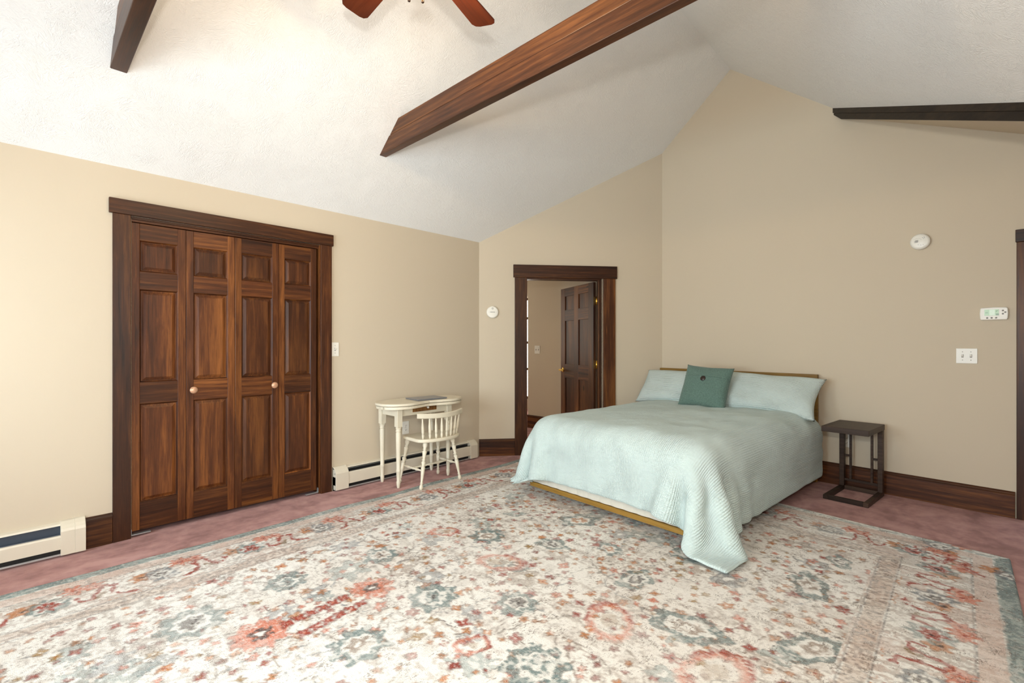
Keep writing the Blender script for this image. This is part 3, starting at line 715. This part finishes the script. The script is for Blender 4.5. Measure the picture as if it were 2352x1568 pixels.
# ------------------------------------------------------------------ baseboard heaters
def heater(x0, x1, label, capA=None, capB=None, fins='black', ct=.138):
    r = empty('baseboard_heater', FL, label=label, cat='heater', group='baseboard heaters along the closet wall')
    H = .195; D = .062
    b = MB(); b.box(x0, x1, -.006, 0, .01, H); b.build('back_panel', M['heater'], r)
    b = MB(); b.prism([(x0, -.004, H), (x0, -.030, H - .006), (x0, -.034, H - .016), (x0, -.030, H - .014), (x0, -.004, H - .010)], (x1 - x0, 0, 0)); b.build('top_hood', M['heater'], r)
    b = MB(); b.box(x0, x1, -D, -D + .003, .048, ct).prism([(x0, -D, ct), (x0, -D + .004, ct + .009), (x0, -D + .012, ct + .012), (x0, -D + .012, ct + .009), (x0, -D + .003, ct)], (x1 - x0, 0, 0)); b.build('front_cover', M['heater'], r, bev=.001)
    b = MB(); b.box(x0, x1, -D + .006, -.006, .05, ct - .018); b.build('fin_core', M[fins], r)
    b = MB(); b.prism([(x0, -.03, ct + .006), (x0, -.056, ct + .013), (x0, -.055, ct + .0155), (x0, -.029, ct + .0095)], (x1 - x0, 0, 0)); b.build('damper_blade', M['black' if fins == 'black' else 'slate'], r)
    if fins == 'black': b = MB(); b.box(x0, x1, -.026, -.0235, .168, .1705); b.build('damper_edge', M['steel'], r)
    b = MB(); b.box(x0, x1, -D + .004, -D + .010, .012, .022); b.build('bottom_rail', M['steel'], r)
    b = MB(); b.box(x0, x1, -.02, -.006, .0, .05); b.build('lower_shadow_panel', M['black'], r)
    b = MB(); b.box(x0, x1, -.009, -.006, .05, .186); b.build('slot_shade_sheet', M['black' if fins == 'black' else 'slate'], r)  # dark sheet added to stand in for the shade inside the slot
    for cp, seam in ((capA, None), (capB, 1)):
        if not cp: continue
        c0, c1 = cp; d = D + .004
        pr = [(c0, 0, .012), (c0, -d, .012), (c0, -d, .150), (c0, -d + .006, .165), (c0, -d + .022, .182), (c0, -.020, H + .004), (c0, 0, H + .006)]
        MB().prism(pr, (c1 - c0, 0, 0)).build('end_cap', M['heater'], r, bev=.0015)
    return r
h1 = heater(-2.05, -.128, 'cream baseboard heater ending at the short wooden baseboard by the closet', capB=(-.237, -.175), fins='slate', ct=.118)
pr = MB(); d = .069; c0, c1 = -.175, -.128
pr.prism([(c0, 0, .012), (c0, -d, .012), (c0, -d, .150), (c0, -d + .006, .166), (c0, -d + .022, .184), (c0, -.020, .201), (c0, 0, .203)], (c1 - c0, 0, 0)); pr.build('end_cap', M['heater'], h1, bev=.0015)
h2 = heater(1.432, 3.035, 'cream baseboard heater behind the kidney desk', (1.432, 1.547), (2.937, 3.035))

# ------------------------------------------------------------------ switches, outlets, detectors, thermostat
def plate(name, Mx, w, h, label, cat, kind, n=1):
    r = empty(name, Mx, label=label, cat=cat)
    MB().box(-w / 2, w / 2, -.006, 0, -h / 2, h / 2).build('cover_plate', M['plate'], r, bev=.003)
    for i in range(n):
        cx = (i - (n - 1) / 2) * .046
        if kind == 'toggle':
            MB().box(cx - .006, cx + .006, -.0068, -.005, -.013, .013).build('toggle_slot', M['grey'], r)
            MB().prism([(cx - .0045, -.006, -.009), (cx - .0045, -.006, .006), (cx - .0045, -.018, .012), (cx - .0045, -.018, .005)], (.009, 0, 0)).build('toggle', M['plate'], r, bev=.001)
            for z in (-.031, .031): MB().cyl((cx, -.0072, z), (cx, -.005, z), .003, 10).build('screw', M['grey'], r)
        else:
            for z in (-.02, .02):
                MB().box(cx - .016, cx + .016, -.0075, -.005, z - .0135, z + .0135).build('receptacle', M['plate'], r, bev=.003)
                MB().box(cx - .008, cx - .0055, -.0082, -.007, z - .003, z + .006).box(cx + .0055, cx + .008, -.0082, -.007, z - .003, z + .006).cyl((cx, -.0082, z - .008), (cx, -.007, z - .008), .0025, 8).build('socket_slots', M['slot'], r)
            MB().cyl((cx, -.0072, 0), (cx, -.005, 0), .003, 10).build('screw', M['grey'], r)
    return r
T = Matrix.Translation
plate('light_switch', FL @ T((1.453, 0, 1.198)), .07, .118, 'white single light switch beside the closet door casing', 'switch', 'toggle')
plate('wall_outlet', FL @ T((2.160, 0, .44)), .072, .122, 'white duplex outlet on the wall under the kidney desk', 'outlet', 'outlet')
plate('double_switch', FB @ T((2.556, 0, 1.154)), .118, .114, 'white double switch plate below the thermostat', 'switch', 'toggle', 2)
plate('wall_outlet', FB @ T((1.795, 0, .40)), .072, .118, 'white outlet on the wall behind the dark side table', 'outlet', 'outlet')
plate('light_switch', T((-.62, 4.835, 1.155)), .10, .118, 'white switch plate on the hall wall seen through the doorway', 'switch', 'toggle', 2)

r = empty('round_alarm', FA @ T((.147, 0, 1.594)), label='round white flat alarm on the wall left of the doorway', cat='alarm')
MB().lathe([(0, .060), (.012, .066), (.022, .066), (.028, .062), (.030, .05), (.0302, .001)], seg=40).build('alarm_body', M['plate'], r, Matrix.Rotation(PI / 2, 4, 'X'))
for x, w_ in ((-.040, .004), (-.026, .007), (-.017, .008), (-.007, .006), (.001, .008), (.011, .007), (.020, .006), (.038, .004)):
    MB().box(x, x + w_, -.0308, -.030, -.0045 if w_ > .005 else -.002, .0045 if w_ > .005 else .002).build('printed_mark', M['grey'], r)
MB().lathe([(0, .010), (.0012, .010)], seg=16).lathe([(0, .007), (.0016, .007)], seg=16, m=1).build('test_button', [M['grey'], M['plate']], r, T((0, -.0300, .040)) @ Matrix.Rotation(PI / 2, 4, 'X'))
r = empty('smoke_detector', FB @ T((2.291, 0, 2.055)) @ Matrix.Rotation(math.radians(0), 4, 'Y'), label='round cream smoke detector high on the wall above the switches', cat='smoke detector')
MB().lathe([(0, .058), (.014, .062), (.028, .062), (.036, .056), (.040, .045), (.0405, .001)], seg=40).build('detector_body', M['plate'], r, Matrix.Rotation(PI / 2, 4, 'X'))
b = MB()
for i in range(6): b.box(-.034 + (i % 3) * .004, -.008 - (2 - i % 3) * .002, -.0412, -.040, -.006 + i * .0032, -.0044 + i * .0032)
b.build('vent_grille', M['slot'], r)
b = MB(); b.lathe([(0, .007), (.002, .0065)], seg=14); b.build('test_button', M['frost'], r, T((.036, -.037, .010)) @ Matrix.Rotation(PI / 2, 4, 'X'))
for x, z in ((-.012, -.026), (.004, -.031), (.018, -.028), (.014, .026), (.020, .018), (.026, .024), (.024, .031)):
    MB().box(x, x + .005, -.0412, -.039, z, z + .003).build('printed_mark', M['grey'], r)
b = MB(); b.tube([(-.04, -.0395, .018), (-.02, -.0402, .024), (0, -.0402, .022), (.01, -.0402, .012)], .0006, 6); b.build('seam_line', M['grey'], r)
r = empty('thermostat', FB @ T((2.70, 0, 1.466)), label='white digital thermostat with green display on the far wall', cat='thermostat')
b = MB(); hw, hh = .072, .046
b.prism([(-hw + .004, 0, -hh), (hw - .004, 0, -hh), (hw, 0, -hh + .012), (hw + .002, 0, 0), (hw, 0, hh - .012), (hw - .006, 0, hh - .002), (0, 0, hh + .001), (-hw + .006, 0, hh - .002), (-hw, 0, hh - .012), (-hw - .002, 0, 0), (-hw, 0, -hh + .012)], (0, -.024, 0))
b.build('thermostat_body', M['plate'], r, bev=.006, seg=3)
MB().box(-.048, .026, -.0262, -.023, -.014, .030).build('display', M['lcd'], r)
MB().box(-.022, .006, -.0266, -.026, -.012, .028).build('display_centre', M['lcd2'], r)
for x, z, w_, h_ in ((-.042, .004, .005, .006), (-.034, .004, .004, .006), (.011, .012, .004, .010), (.016, .018, .006, .004), (.010, -.008, .005, .004)):
    MB().box(x, x + w_, -.0270, -.0262, z, z + h_).build('display_mark', M['lcd3'], r)
MB().box(.0105, .0255, -.0265, -.026, -.013, .0).build('display_side', M['lcd3'], r)
for (x, z, nm) in ((-.034, -.031, 0), (-.011, -.031, 0), (.012, -.031, 0), (.046, .020, 0), (.046, -.003, 0), (.058, .008, 0)):
    MB().lathe([(0, .006), (.002, .0055)], seg=12).build('key', M['grey'], r, T((x, -.0235, z)) @ Matrix.Rotation(PI / 2, 4, 'X'))

# ------------------------------------------------------------------ bed
FBED = FB @ T((0.805, 0, 0))    # origin: bed axis at the wall, local y negative towards the foot
bed = empty('bed', FBED, label='low bed with honey-coloured wooden frame and plain headboard', cat='bed')
MB().box(-.79, .79, -.075, -.04, .42, .968).build('headboard', M['gold'], bed, bev=.004)
for x in (-.76, .76):
    MB().box(x - .022, x + .022, -.072, -.034, .0, .43).build('headboard_leg', M['gold'], bed, bev=.003)
FOOT = -2.20
MB().box(-.715, .79, FOOT, FOOT + .03, .058, .094).build('foot_rail', M['gold'], bed, bev=.003)
for x in (-.70, .775): MB().box(x - .015, x + .015, FOOT + .03, -.075, .062, .098).build('side_rail', M['gold'], bed, bev=.003)
for x in (-.65, .72):
    for y in (FOOT + .12, -1.05): MB().lathe([(0, .013), (1, .020)], (x * 1.04, y, 0.012 if y < -1.0 else .0), (x, y, .075), 12).build('leg', M['gold'], bed)
# box spring with vertical pleats on its border
b = MB(); n = 200; pts = []
def pleat(t): return .006 * abs(math.sin(t * PI / .105))
for i in range(n + 1): x = -.69 + 1.455 * i / n; pts.append((x, FOOT + .012 - pleat(x)))
pts += [(.765, -.10), (-.69, -.10)]
b.prism([(x, y, .098) for x, y in pts], (0, 0, .20)); b.build('box_spring', M['ticking'], bed)
MB().box(-.69, .765, FOOT + .01, -.10, .30, .565).build('mattress', M['ticking'], bed, bev=.05, seg=4)

def drape():
    """comforter: a sheet let down over the mattress by position-based dynamics"""
    h = .0265
    us = np.arange(-1.085, 1.285, h); vs = np.arange(-2.600, -.16, h)
    nu, nv = len(us), len(vs)
    U, V_ = np.meshgrid(us, vs)
    P = np.stack([U, V_, np.full_like(U, .66)], -1)
    g = np.random.default_rng(3); P[..., 2] += g.random(U.shape) * .004
    rest = P.copy(); Q = P.copy()
    c = np.array((.060, (FOOT - .05) / 2 - .0, .315)); hf = np.array((.775, abs(FOOT - .05) / 2 + .012, .315)); rad = .17
    pairs = []
    def add(di, dj, k):
        for s in (0, 1):
            a = np.zeros((nv, nu), bool)
            jj, ii = np.mgrid[0:nv, 0:nu]
            par = (ii // max(1, abs(di)) if di else jj // max(1, abs(dj))) % 2 == s
            ok = (jj + dj < nv) & (jj + dj >= 0) & (ii + di < nu) & (ii + di >= 0) & par
            A = (jj * nu + ii)[ok]; B = ((jj + dj) * nu + ii + di)[ok]
            if len(A): pairs.append((A, B, h * math.hypot(di, dj), k))
    add(1, 0, 1.0); add(0, 1, 1.0); add(1, 1, .25); add(1, -1, .25); add(3, 0, .05); add(0, 3, .05)
    cu_ = -us[0] - .42; cv_ = vs[0] + .42      # the corner at the doorway side is rounded off
    Uf, Vf = U.ravel(), V_.ravel(); cut = (Uf < -cu_) & (Vf < cv_) & (np.hypot(Uf + cu_, Vf - cv_) > .425)
    pairs = [(A[~(cut[A] | cut[B])], B[~(cut[A] | cut[B])], L, k) for A, B, L, k in pairs]
    def collide(p):
        q = p - c; s = np.sign(q); a = np.abs(q) - hf + rad
        m = np.maximum(a, 0); l = np.linalg.norm(m, axis=-1); inside = np.max(a, -1)
        d = l + np.minimum(inside, 0) - rad
        hit = d < 0
        nrm_ = np.where((l > 1e-9)[:, None], m / np.maximum(l, 1e-9)[:, None], (a == a.max(-1, keepdims=True)).astype(float)) * s
        return hit, d, nrm_
    flat = P.reshape(-1, 3); old = flat.copy(); top = None
    steps = 260
    for st in range(steps):
        vel = (flat - old) * .965; old = flat.copy()
        flat = flat + vel; flat[:, 2] -= .00042
        for it in range(8):
            for A, B, L, k in pairs:
                dlt = flat[B] - flat[A]; ln = np.linalg.norm(dlt, axis=1); cf = (k * .5 * (ln - L) / np.maximum(ln, 1e-6))[:, None] * dlt
                flat[A] += cf; flat[B] -= cf
            hit, d, nn = collide(flat)
            flat[hit] -= nn[hit] * d[hit][:, None]
            fl_ = flat[:, 2] < .022; flat[fl_, 2] = .022
            wl_ = flat[:, 1] > -.085; flat[wl_, 1] = -.085
        # friction on mattress and floor
        mv = flat - old; flat[hit] -= mv[hit] * .6
        flat[fl_, :2] -= mv[fl_, :2] * .7
    G = flat.reshape(nv, nu, 3)
    for it in range(2):
        S_ = G.copy(); S_[1:-1, 1:-1] = (G[1:-1, 1:-1] * 4 + G[:-2, 1:-1] + G[2:, 1:-1] + G[1:-1, :-2] + G[1:-1, 2:]) / 8; G = S_
    idx = np.arange(nu * nv).reshape(nv, nu)
    F = np.stack([idx[:-1, :-1], idx[:-1, 1:], idx[1:, 1:], idx[1:, :-1]], -1).reshape(-1, 4)
    # soft wrinkles and quilted dents
    def sm_noise(cells, seed):
        T_ = np.random.default_rng(seed).random((cells[1] + 3, cells[0] + 3)); fx = (U - us[0]) / (us[-1] - us[0]) * cells[0]; fy = (V_ - vs[0]) / (vs[-1] - vs[0]) * cells[1]
        ix, iy = fx.astype(int), fy.astype(int); tx, ty = fx - ix, fy - iy; tx = tx * tx * (3 - 2 * tx); ty = ty * ty * (3 - 2 * ty)
        return (T_[iy, ix] * (1 - tx) + T_[iy, ix + 1] * tx) * (1 - ty) + (T_[iy + 1, ix] * (1 - tx) + T_[iy + 1, ix + 1] * tx) * ty - .5
    du = np.gradient(G, axis=1); dv = np.gradient(G, axis=0); nn_ = np.cross(du, dv); nn_ /= np.maximum(np.linalg.norm(nn_, axis=-1, keepdims=True), 1e-9)
    amp = .016 * sm_noise((9, 9), 1) + .012 * sm_noise((34, 12), 2) + .007 * sm_noise((46, 30), 3)
    G = G + nn_ * (amp + .004)[..., None]
    F = F[~cut[F].any(1)]
    me = bpy.data.meshes.new('comforter'); me.from_pydata([tuple(p) for p in G.reshape(-1, 3)], [], [tuple(int(i) for i in f) for f in F]); me.update()
    uv = me.uv_layers.new(name='UVMap'); li = np.empty(len(me.loops), np.int32); me.loops.foreach_get('vertex_index', li)
    uvc = np.stack([U.ravel()[li], V_.ravel()[li]], -1); uv.data.foreach_set('uv', uvc.ravel().astype(np.float32))
    b_ = bmesh.new(); b_.from_mesh(me); bmesh.ops.delete(b_, geom=[v for v in b_.verts if not v.link_faces], context='VERTS'); b_.to_mesh(me); b_.free()
    o = link('comforter', me, M['comf'], smooth=True, label='pale sea-green crinkled comforter draped over the bed to the rug', cat='comforter')
    o.matrix_world = FBED
    s_ = o.modifiers.new('loft', 'SOLIDIFY'); s_.thickness = .022; s_.offset = 1.0
    s_ = o.modifiers.new('soft', 'SUBSURF'); s_.levels = 1; s_.render_levels = 1
    return o
comforter = drape()

def pillow_mesh(name, w, h, t, nu=46, nv=34, pinch=.06, seed=1, plump=.42):
    g = np.random.default_rng(seed)
    u = np.linspace(-1, 1, nu); v = np.linspace(-1, 1, nv); U, V_ = np.meshgrid(u, v)
    X = U * w / 2 * (1 - pinch * (1 - V_ ** 2) * np.abs(U) ** 3); Z = V_ * h / 2 * (1 - pinch * 1.3 * (1 - U ** 2) * np.abs(V_) ** 3)
    prof = (np.clip(1 - np.abs(U) ** 2.6, 0, 1) ** plump) * (np.clip(1 - np.abs(V_) ** 2.4, 0, 1) ** plump)
    wr = sum(a * np.sin(U * f1 + V_ * f2 + ph) for a, f1, f2, ph in ((.05, 3.1, 5.2, .4), (.035, 7.7, 2.2, 1.9), (.03, 4.0, 9.0, 2.8)))
    D = prof * t / 2 * (1 + wr)
    co = []; co += [(x, -d, z) for x, d, z in zip(X.ravel(), D.ravel(), Z.ravel())]; co += [(x, d, z) for x, d, z in zip(X.ravel(), D.ravel(), Z.ravel())]
    n = nu * nv; F = []
    for j in range(nv - 1):
        for i in range(nu - 1):
            a = j * nu + i; F.append((a, a + 1, a + nu + 1, a + nu)); F.append((n + a, n + a + nu, n + a + nu + 1, n + a + 1))
    me = bpy.data.meshes.new(name); me.from_pydata(co, [], F)
    uv = me.uv_layers.new(name='UVMap'); uu = np.concatenate([V_.ravel() * h / 2] * 2); vv = np.concatenate([U.ravel() * w / 2] * 2)
    li = np.empty(len(me.loops), np.int32); me.loops.foreach_get('vertex_index', li)
    uv.data.foreach_set('uv', np.stack([uu[li], vv[li]], -1).ravel().astype(np.float32))
    b = bmesh.new(); b.from_mesh(me); bmesh.ops.remove_doubles(b, verts=b.verts[:], dist=.0004); bmesh.ops.recalc_face_normals(b, faces=b.faces[:]); b.to_mesh(me); b.free()
    return me, X, Z, D
def deg(a): return math.radians(a)
for k, (x, lab) in enumerate(((-.435, 'long pale green bed pillow on the doorway side of the bed'), (.445, 'long pale green bed pillow on the side-table side of the bed'))):
    me, *_ = pillow_mesh('bed_pillow', .875, .44, .21, seed=k, pinch=.09)
    o = link('bed_pillow', me, M['sham'], smooth=True, label=lab, cat='pillow', group='pillows against the headboard')
    o.matrix_world = FBED @ T((x, -.305, .782)) @ Matrix.Rotation(deg(2 if k else -1), 4, 'Y') @ Matrix.Rotation(deg(-40), 4, 'X') @ Matrix.Rotation(deg(0), 4, 'Z')
me, PX, PZ, PD = pillow_mesh('throw_cushion', .455, .44, .17, 40, 40, .07, 5)
cu = empty('throw_cushion', FBED @ T((-.03, -.515, .826)) @ Matrix.Rotation(deg(4), 4, 'Z') @ Matrix.Rotation(deg(3), 4, 'Y') @ Matrix.Rotation(deg(-26), 4, 'X'), label='square sage green linen cushion with a dark button', cat='cushion')
link('cushion_cover', me, M['green'], cu, smooth=True)
def cush_front(x, z):
    i = np.argmin((PX - x) ** 2 + (PZ - z) ** 2); return -PD.ravel()[i]
b = MB(); b.lathe([(0, .022), (.005, .025), (.009, .021), (.010, .001)], seg=20)
b.build('button', M['button'], cu, T((-.005, cush_front(-.005, .055) + .002, .055)) @ Matrix.Rotation(PI / 2, 4, 'X'))
b = MB(); ptsf = [(x, cush_front(x, .085) - .0015, .085) for x in np.linspace(-.205, .205, 20)]
b.tube(ptsf, .0028, 6); b.build('flap_seam', M['green'], cu)

# ------------------------------------------------------------------ dark C-shaped side table
p = FB @ Vector((0, 0, 0))
fl_ = cam2w(2.506, 3.797); fr_ = cam2w(2.688, 3.578); bl_ = cam2w(2.836, 4.147)
ux = Vector((fr_.x - fl_.x, fr_.y - fl_.y, 0)); wT = ux.length; ux.normalize(); uy = Vector((-ux.y, ux.x, 0))
MT = Matrix(((ux.x, uy.x, 0, fl_.x), (ux.y, uy.y, 0, fl_.y), (0, 0, 1, 0), (0, 0, 0, 1)))
st = empty('side_table', MT, label='small dark brown C-shaped side table beside the bed', cat='side table')
w, d, Ht = .30, .455, .586
MB().box(-.012, w + .004, 0, d, Ht - .045, Ht).build('table_top', M['dark_y'], st, bev=.003)
for x in (0, w - .034): MB().box(x, x + .034, 0, d, 0.0, .034).build('base_side_rail', M['dark_y'], st, bev=.002)
MB().box(.034, w - .034, 0, .034, 0, .034).build('base_front_rail', M['dark_y'], st, bev=.002)
MB().box(.034, w - .034, d - .034, d, 0, .034).build('base_back_rail', M['dark_y'], st, bev=.002)
for x in (0, w - .034):
    for y in (d - .05, ): MB().box(x, x + .034, y, d - .001, .034, Ht - .045).build('post', M['dark_y'], st, bev=.002)
for x in (.068, w - .068 - .016): MB().box(x, x + .016, d - .034, d - .012, .095, Ht - .045).build('inner_post', M['dark_y'], st, bev=.001)
MB().box(.034, w - .034, d - .034, d - .012, .078, .096).build('lower_crossbar', M['dark_y'], st)
for a, c in ((.034, .068), (w - .068, w - .034)): MB().box(a, c, d - .03, d - .014, .285, .30).build('short_crossbar', M['dark_y'], st)

# ------------------------------------------------------------------ kidney desk, laptop, chair (closet-wall frame: x along wall, y = -distance)
desk = empty('kidney_desk', FL @ T((2.13, 0, 0)), label='cream painted kidney-shaped desk against the wall above the heater', cat='desk')
def kidney(sx=1.0, inset=0.0, n=72):
    out = []
    L, yb, yf = .43 * sx - inset, -.075 - inset, -.50 + inset
    for i in range(n):
        t_ = 2 * PI * i / n; cx, sy = math.cos(t_), math.sin(t_)
        e = .72
        x = L * math.copysign(abs(cx) ** e, cx); yy = math.copysign(abs(sy) ** .8, sy)
        y = (yb + yf) / 2 + (yb - yf) / 2 * yy
        if sy < 0: y += .075 * math.exp(-(x / .17) ** 2) * abs(sy)
        out.append((x, y))
    return out
K = kidney()
MB().prism([(x, y, .716) for x, y in K], (0, 0, .022)).build('desk_top', M['cream'], desk, bev=.005)
KL = [(x, y) for x, y in kidney(.99, .004)]
for sgn, nm in ((-1, 'swing_arm'), (1, 'swing_arm')):
    half = sorted([q_ for q_ in KL if q_[0] * sgn >= -.001 and q_[1] < -.20], key=lambda q_: q_[0])
    inner = [(x * .88, max(y + .09, y * .75)) for x, y in half][::-1]
    MB().prism([(x, y, .690) for x, y in half + inner], (0, 0, .022)).build(nm, M['cream'], desk, bev=.003)
lx, ly0, ly1 = .272, -.085, -.345
b = MB(); b.box(-lx, lx, ly1 - .004, ly1 + .014, .615, .69).box(-lx, lx, ly0 - .014, ly0 + .004, .615, .69).box(-lx - .01, -lx + .01, ly1, ly0, .615, .69).box(lx - .01, lx + .01, ly1, ly0, .615, .69)
b.build('apron', M['cream'], desk, bev=.002)
dr = MB(); dr.box(-.13, .13, ly1 - .010, ly1 - .002, .640, .686); dr = dr.build('drawer', M['brown'], desk, bev=.002)
MB().lathe([(0, .006), (.012, .005), (.02, .011), (.026, .008), (.028, .001)], seg=12).build('drawer_knob', M['plate'], dr, T((0.02, ly1 - .010, .672)) @ Matrix.Rotation(PI / 2, 4, 'X'))
LEGP = [(0, .012), (.03, .0165), (.055, .018), (.062, .0145), (.14, .019), (.145, .0215), (.150, .019), (.155, .0215), (.162, .0175), (.30, .0200), (.47, .0235), (.485, .020), (.490, .0245), (.497, .0245), (.503, .020), (.515, .0255), (.52, .0255)]
for x in (-lx, lx):
    for y in (ly0, ly1):
        b = MB(); b.lathe(LEGP, (x, y, 0), seg=16); b.box(x - .025, x + .025, y - .025, y + .025, .528, .690); b.box(x - .018, x + .018, y - .018, y + .018, .516, .53)
        b.build('leg', M['cream'], desk, bev=.004)
lp = empty('laptop', FL @ T((2.185, -.30, .738)) @ Matrix.Rotation(deg(-4), 4, 'Z'), label='closed grey laptop lying on the kidney desk', cat='laptop')
MB().box(-.155, .155, -.108, .108, .002, .0085).build('laptop_base', M['alu'], lp, bev=.003)
MB().box(-.155, .155, -.108, .108, .0092, .0145).build('laptop_lid', M['alu'], lp, bev=.0022)

ch = empty('spindle_chair', FL @ T((2.150, -.40, 0)) @ Matrix.Rotation(deg(0), 4, 'Z'), label='low cream painted spindle-back chair pulled up to the desk', cat='chair')
# seat: local +y towards the desk, curved back edge towards -y
seat = [(-.195, .125), (.195, .125), (.222, .09), (.228, -.11)] + [(.225 * math.cos(a_), -.125 - .105 * math.sin(a_)) for a_ in np.linspace(.12, PI - .12, 13)] + [(-.228, -.11), (-.222, .09)]
b = MB(); b.prism([(x, y, .405) for x, y in seat], (0, 0, .03)); b.build('seat', M['cream'], ch, bev=.011, seg=3)
CL = [(0, .009), (.03, .015), (.07, .0165), (.10, .012), (.125, .009), (.14, .0145), (.16, .009), (.30, .014), (.46, .0185), (.475, .011), (.485, .020), (.497, .011), (.56, .0205), (.60, .010), (.615, .0215), (.63, .011), (.72, .0165), (.79, .0205), (.82, .010), (.835, .0205), (.85, .012), (.91, .0215), (.97, .0205), (1, .015)]
FT = {(-1, -1): (-.215, -.165), (1, -1): (.215, -.165), (-1, 1): (-.215, .16), (1, 1): (.215, .16)}
TP_ = {(-1, -1): (-.145, -.135), (1, -1): (.145, -.135), (-1, 1): (-.165, .095), (1, 1): (.165, .095)}
for k_ in FT: MB().lathe(CL, (*FT[k_], 0.012 if k_[1] < 0 else 0), (*TP_[k_], .408), 14).build('leg', M['cream'], ch)
def legpt(k_, z): f_ = z / .408; a, c = Vector((*FT[k_], 0)), Vector((*TP_[k_], .408)); return a + (c - a) * f_
SP = [(0, .006), (.12, .007), (.3, .0125), (.42, .007), (.46, .0125), (.5, .007), (.54, .0125), (.58, .007), (.7, .0125), (.88, .007), (1, .006)]
mids = {}
for s_ in (-1, 1):
    a, c = legpt((s_, -1), .165), legpt((s_, 1), .165); MB().lathe(SP, a, c, 12).build('stretcher', M['cream'], ch); mids[s_] = (a + c) / 2
MB().lathe(SP, mids[-1], mids[1], 12).build('stretcher', M['cream'], ch)
# curved crest rail with eight spindles
def arc(t): x = .243 * t; return x, -.148 - .062 * (1 - t * t)
ths = np.linspace(-.90, .90, 8)
def seat_edge(t): x = .20 * t; return x, -.135 - .072 * (1 - t * t)
for t_ in ths:
    x0, y0 = seat_edge(t_); x1, y1 = arc(t_ * .92)
    MB().lathe([(0, .007), (.06, .0095), (.14, .0115), (.2, .0125), (.24, .009), (.26, .0125), (.29, .009), (.31, .0125), (.36, .0125), (.6, .0115), (.85, .007), (1, .006)], (x0, y0, .432), (x1, y1, .610), 10).build('spindle', M['cream'], ch)
b = MB(); n = 26; ts = np.linspace(-1, 1, n); rings = []
for t_ in ts:
    x, y = arc(t_); tl = math.hypot(.243, .124 * t_); nx_, ny_ = .124 * t_ / tl, -.243 / tl; lift = .010 * t_ * t_
    rings.append([b.b.verts.new((x + nx_ * o_, y + ny_ * o_, z + lift)) for o_, z in ((-.010, .606), (.010, .606), (.014, .648), (-.006, .648))])
for a, c in zip(rings, rings[1:]):
    for k in range(4): b.b.faces.new([a[k], a[(k + 1) % 4], c[(k + 1) % 4], c[k]])
b.b.faces.new(rings[0]); b.b.faces.new(rings[-1][::-1]); b.build('crest_rail', M['cream'], ch, bev=.004)
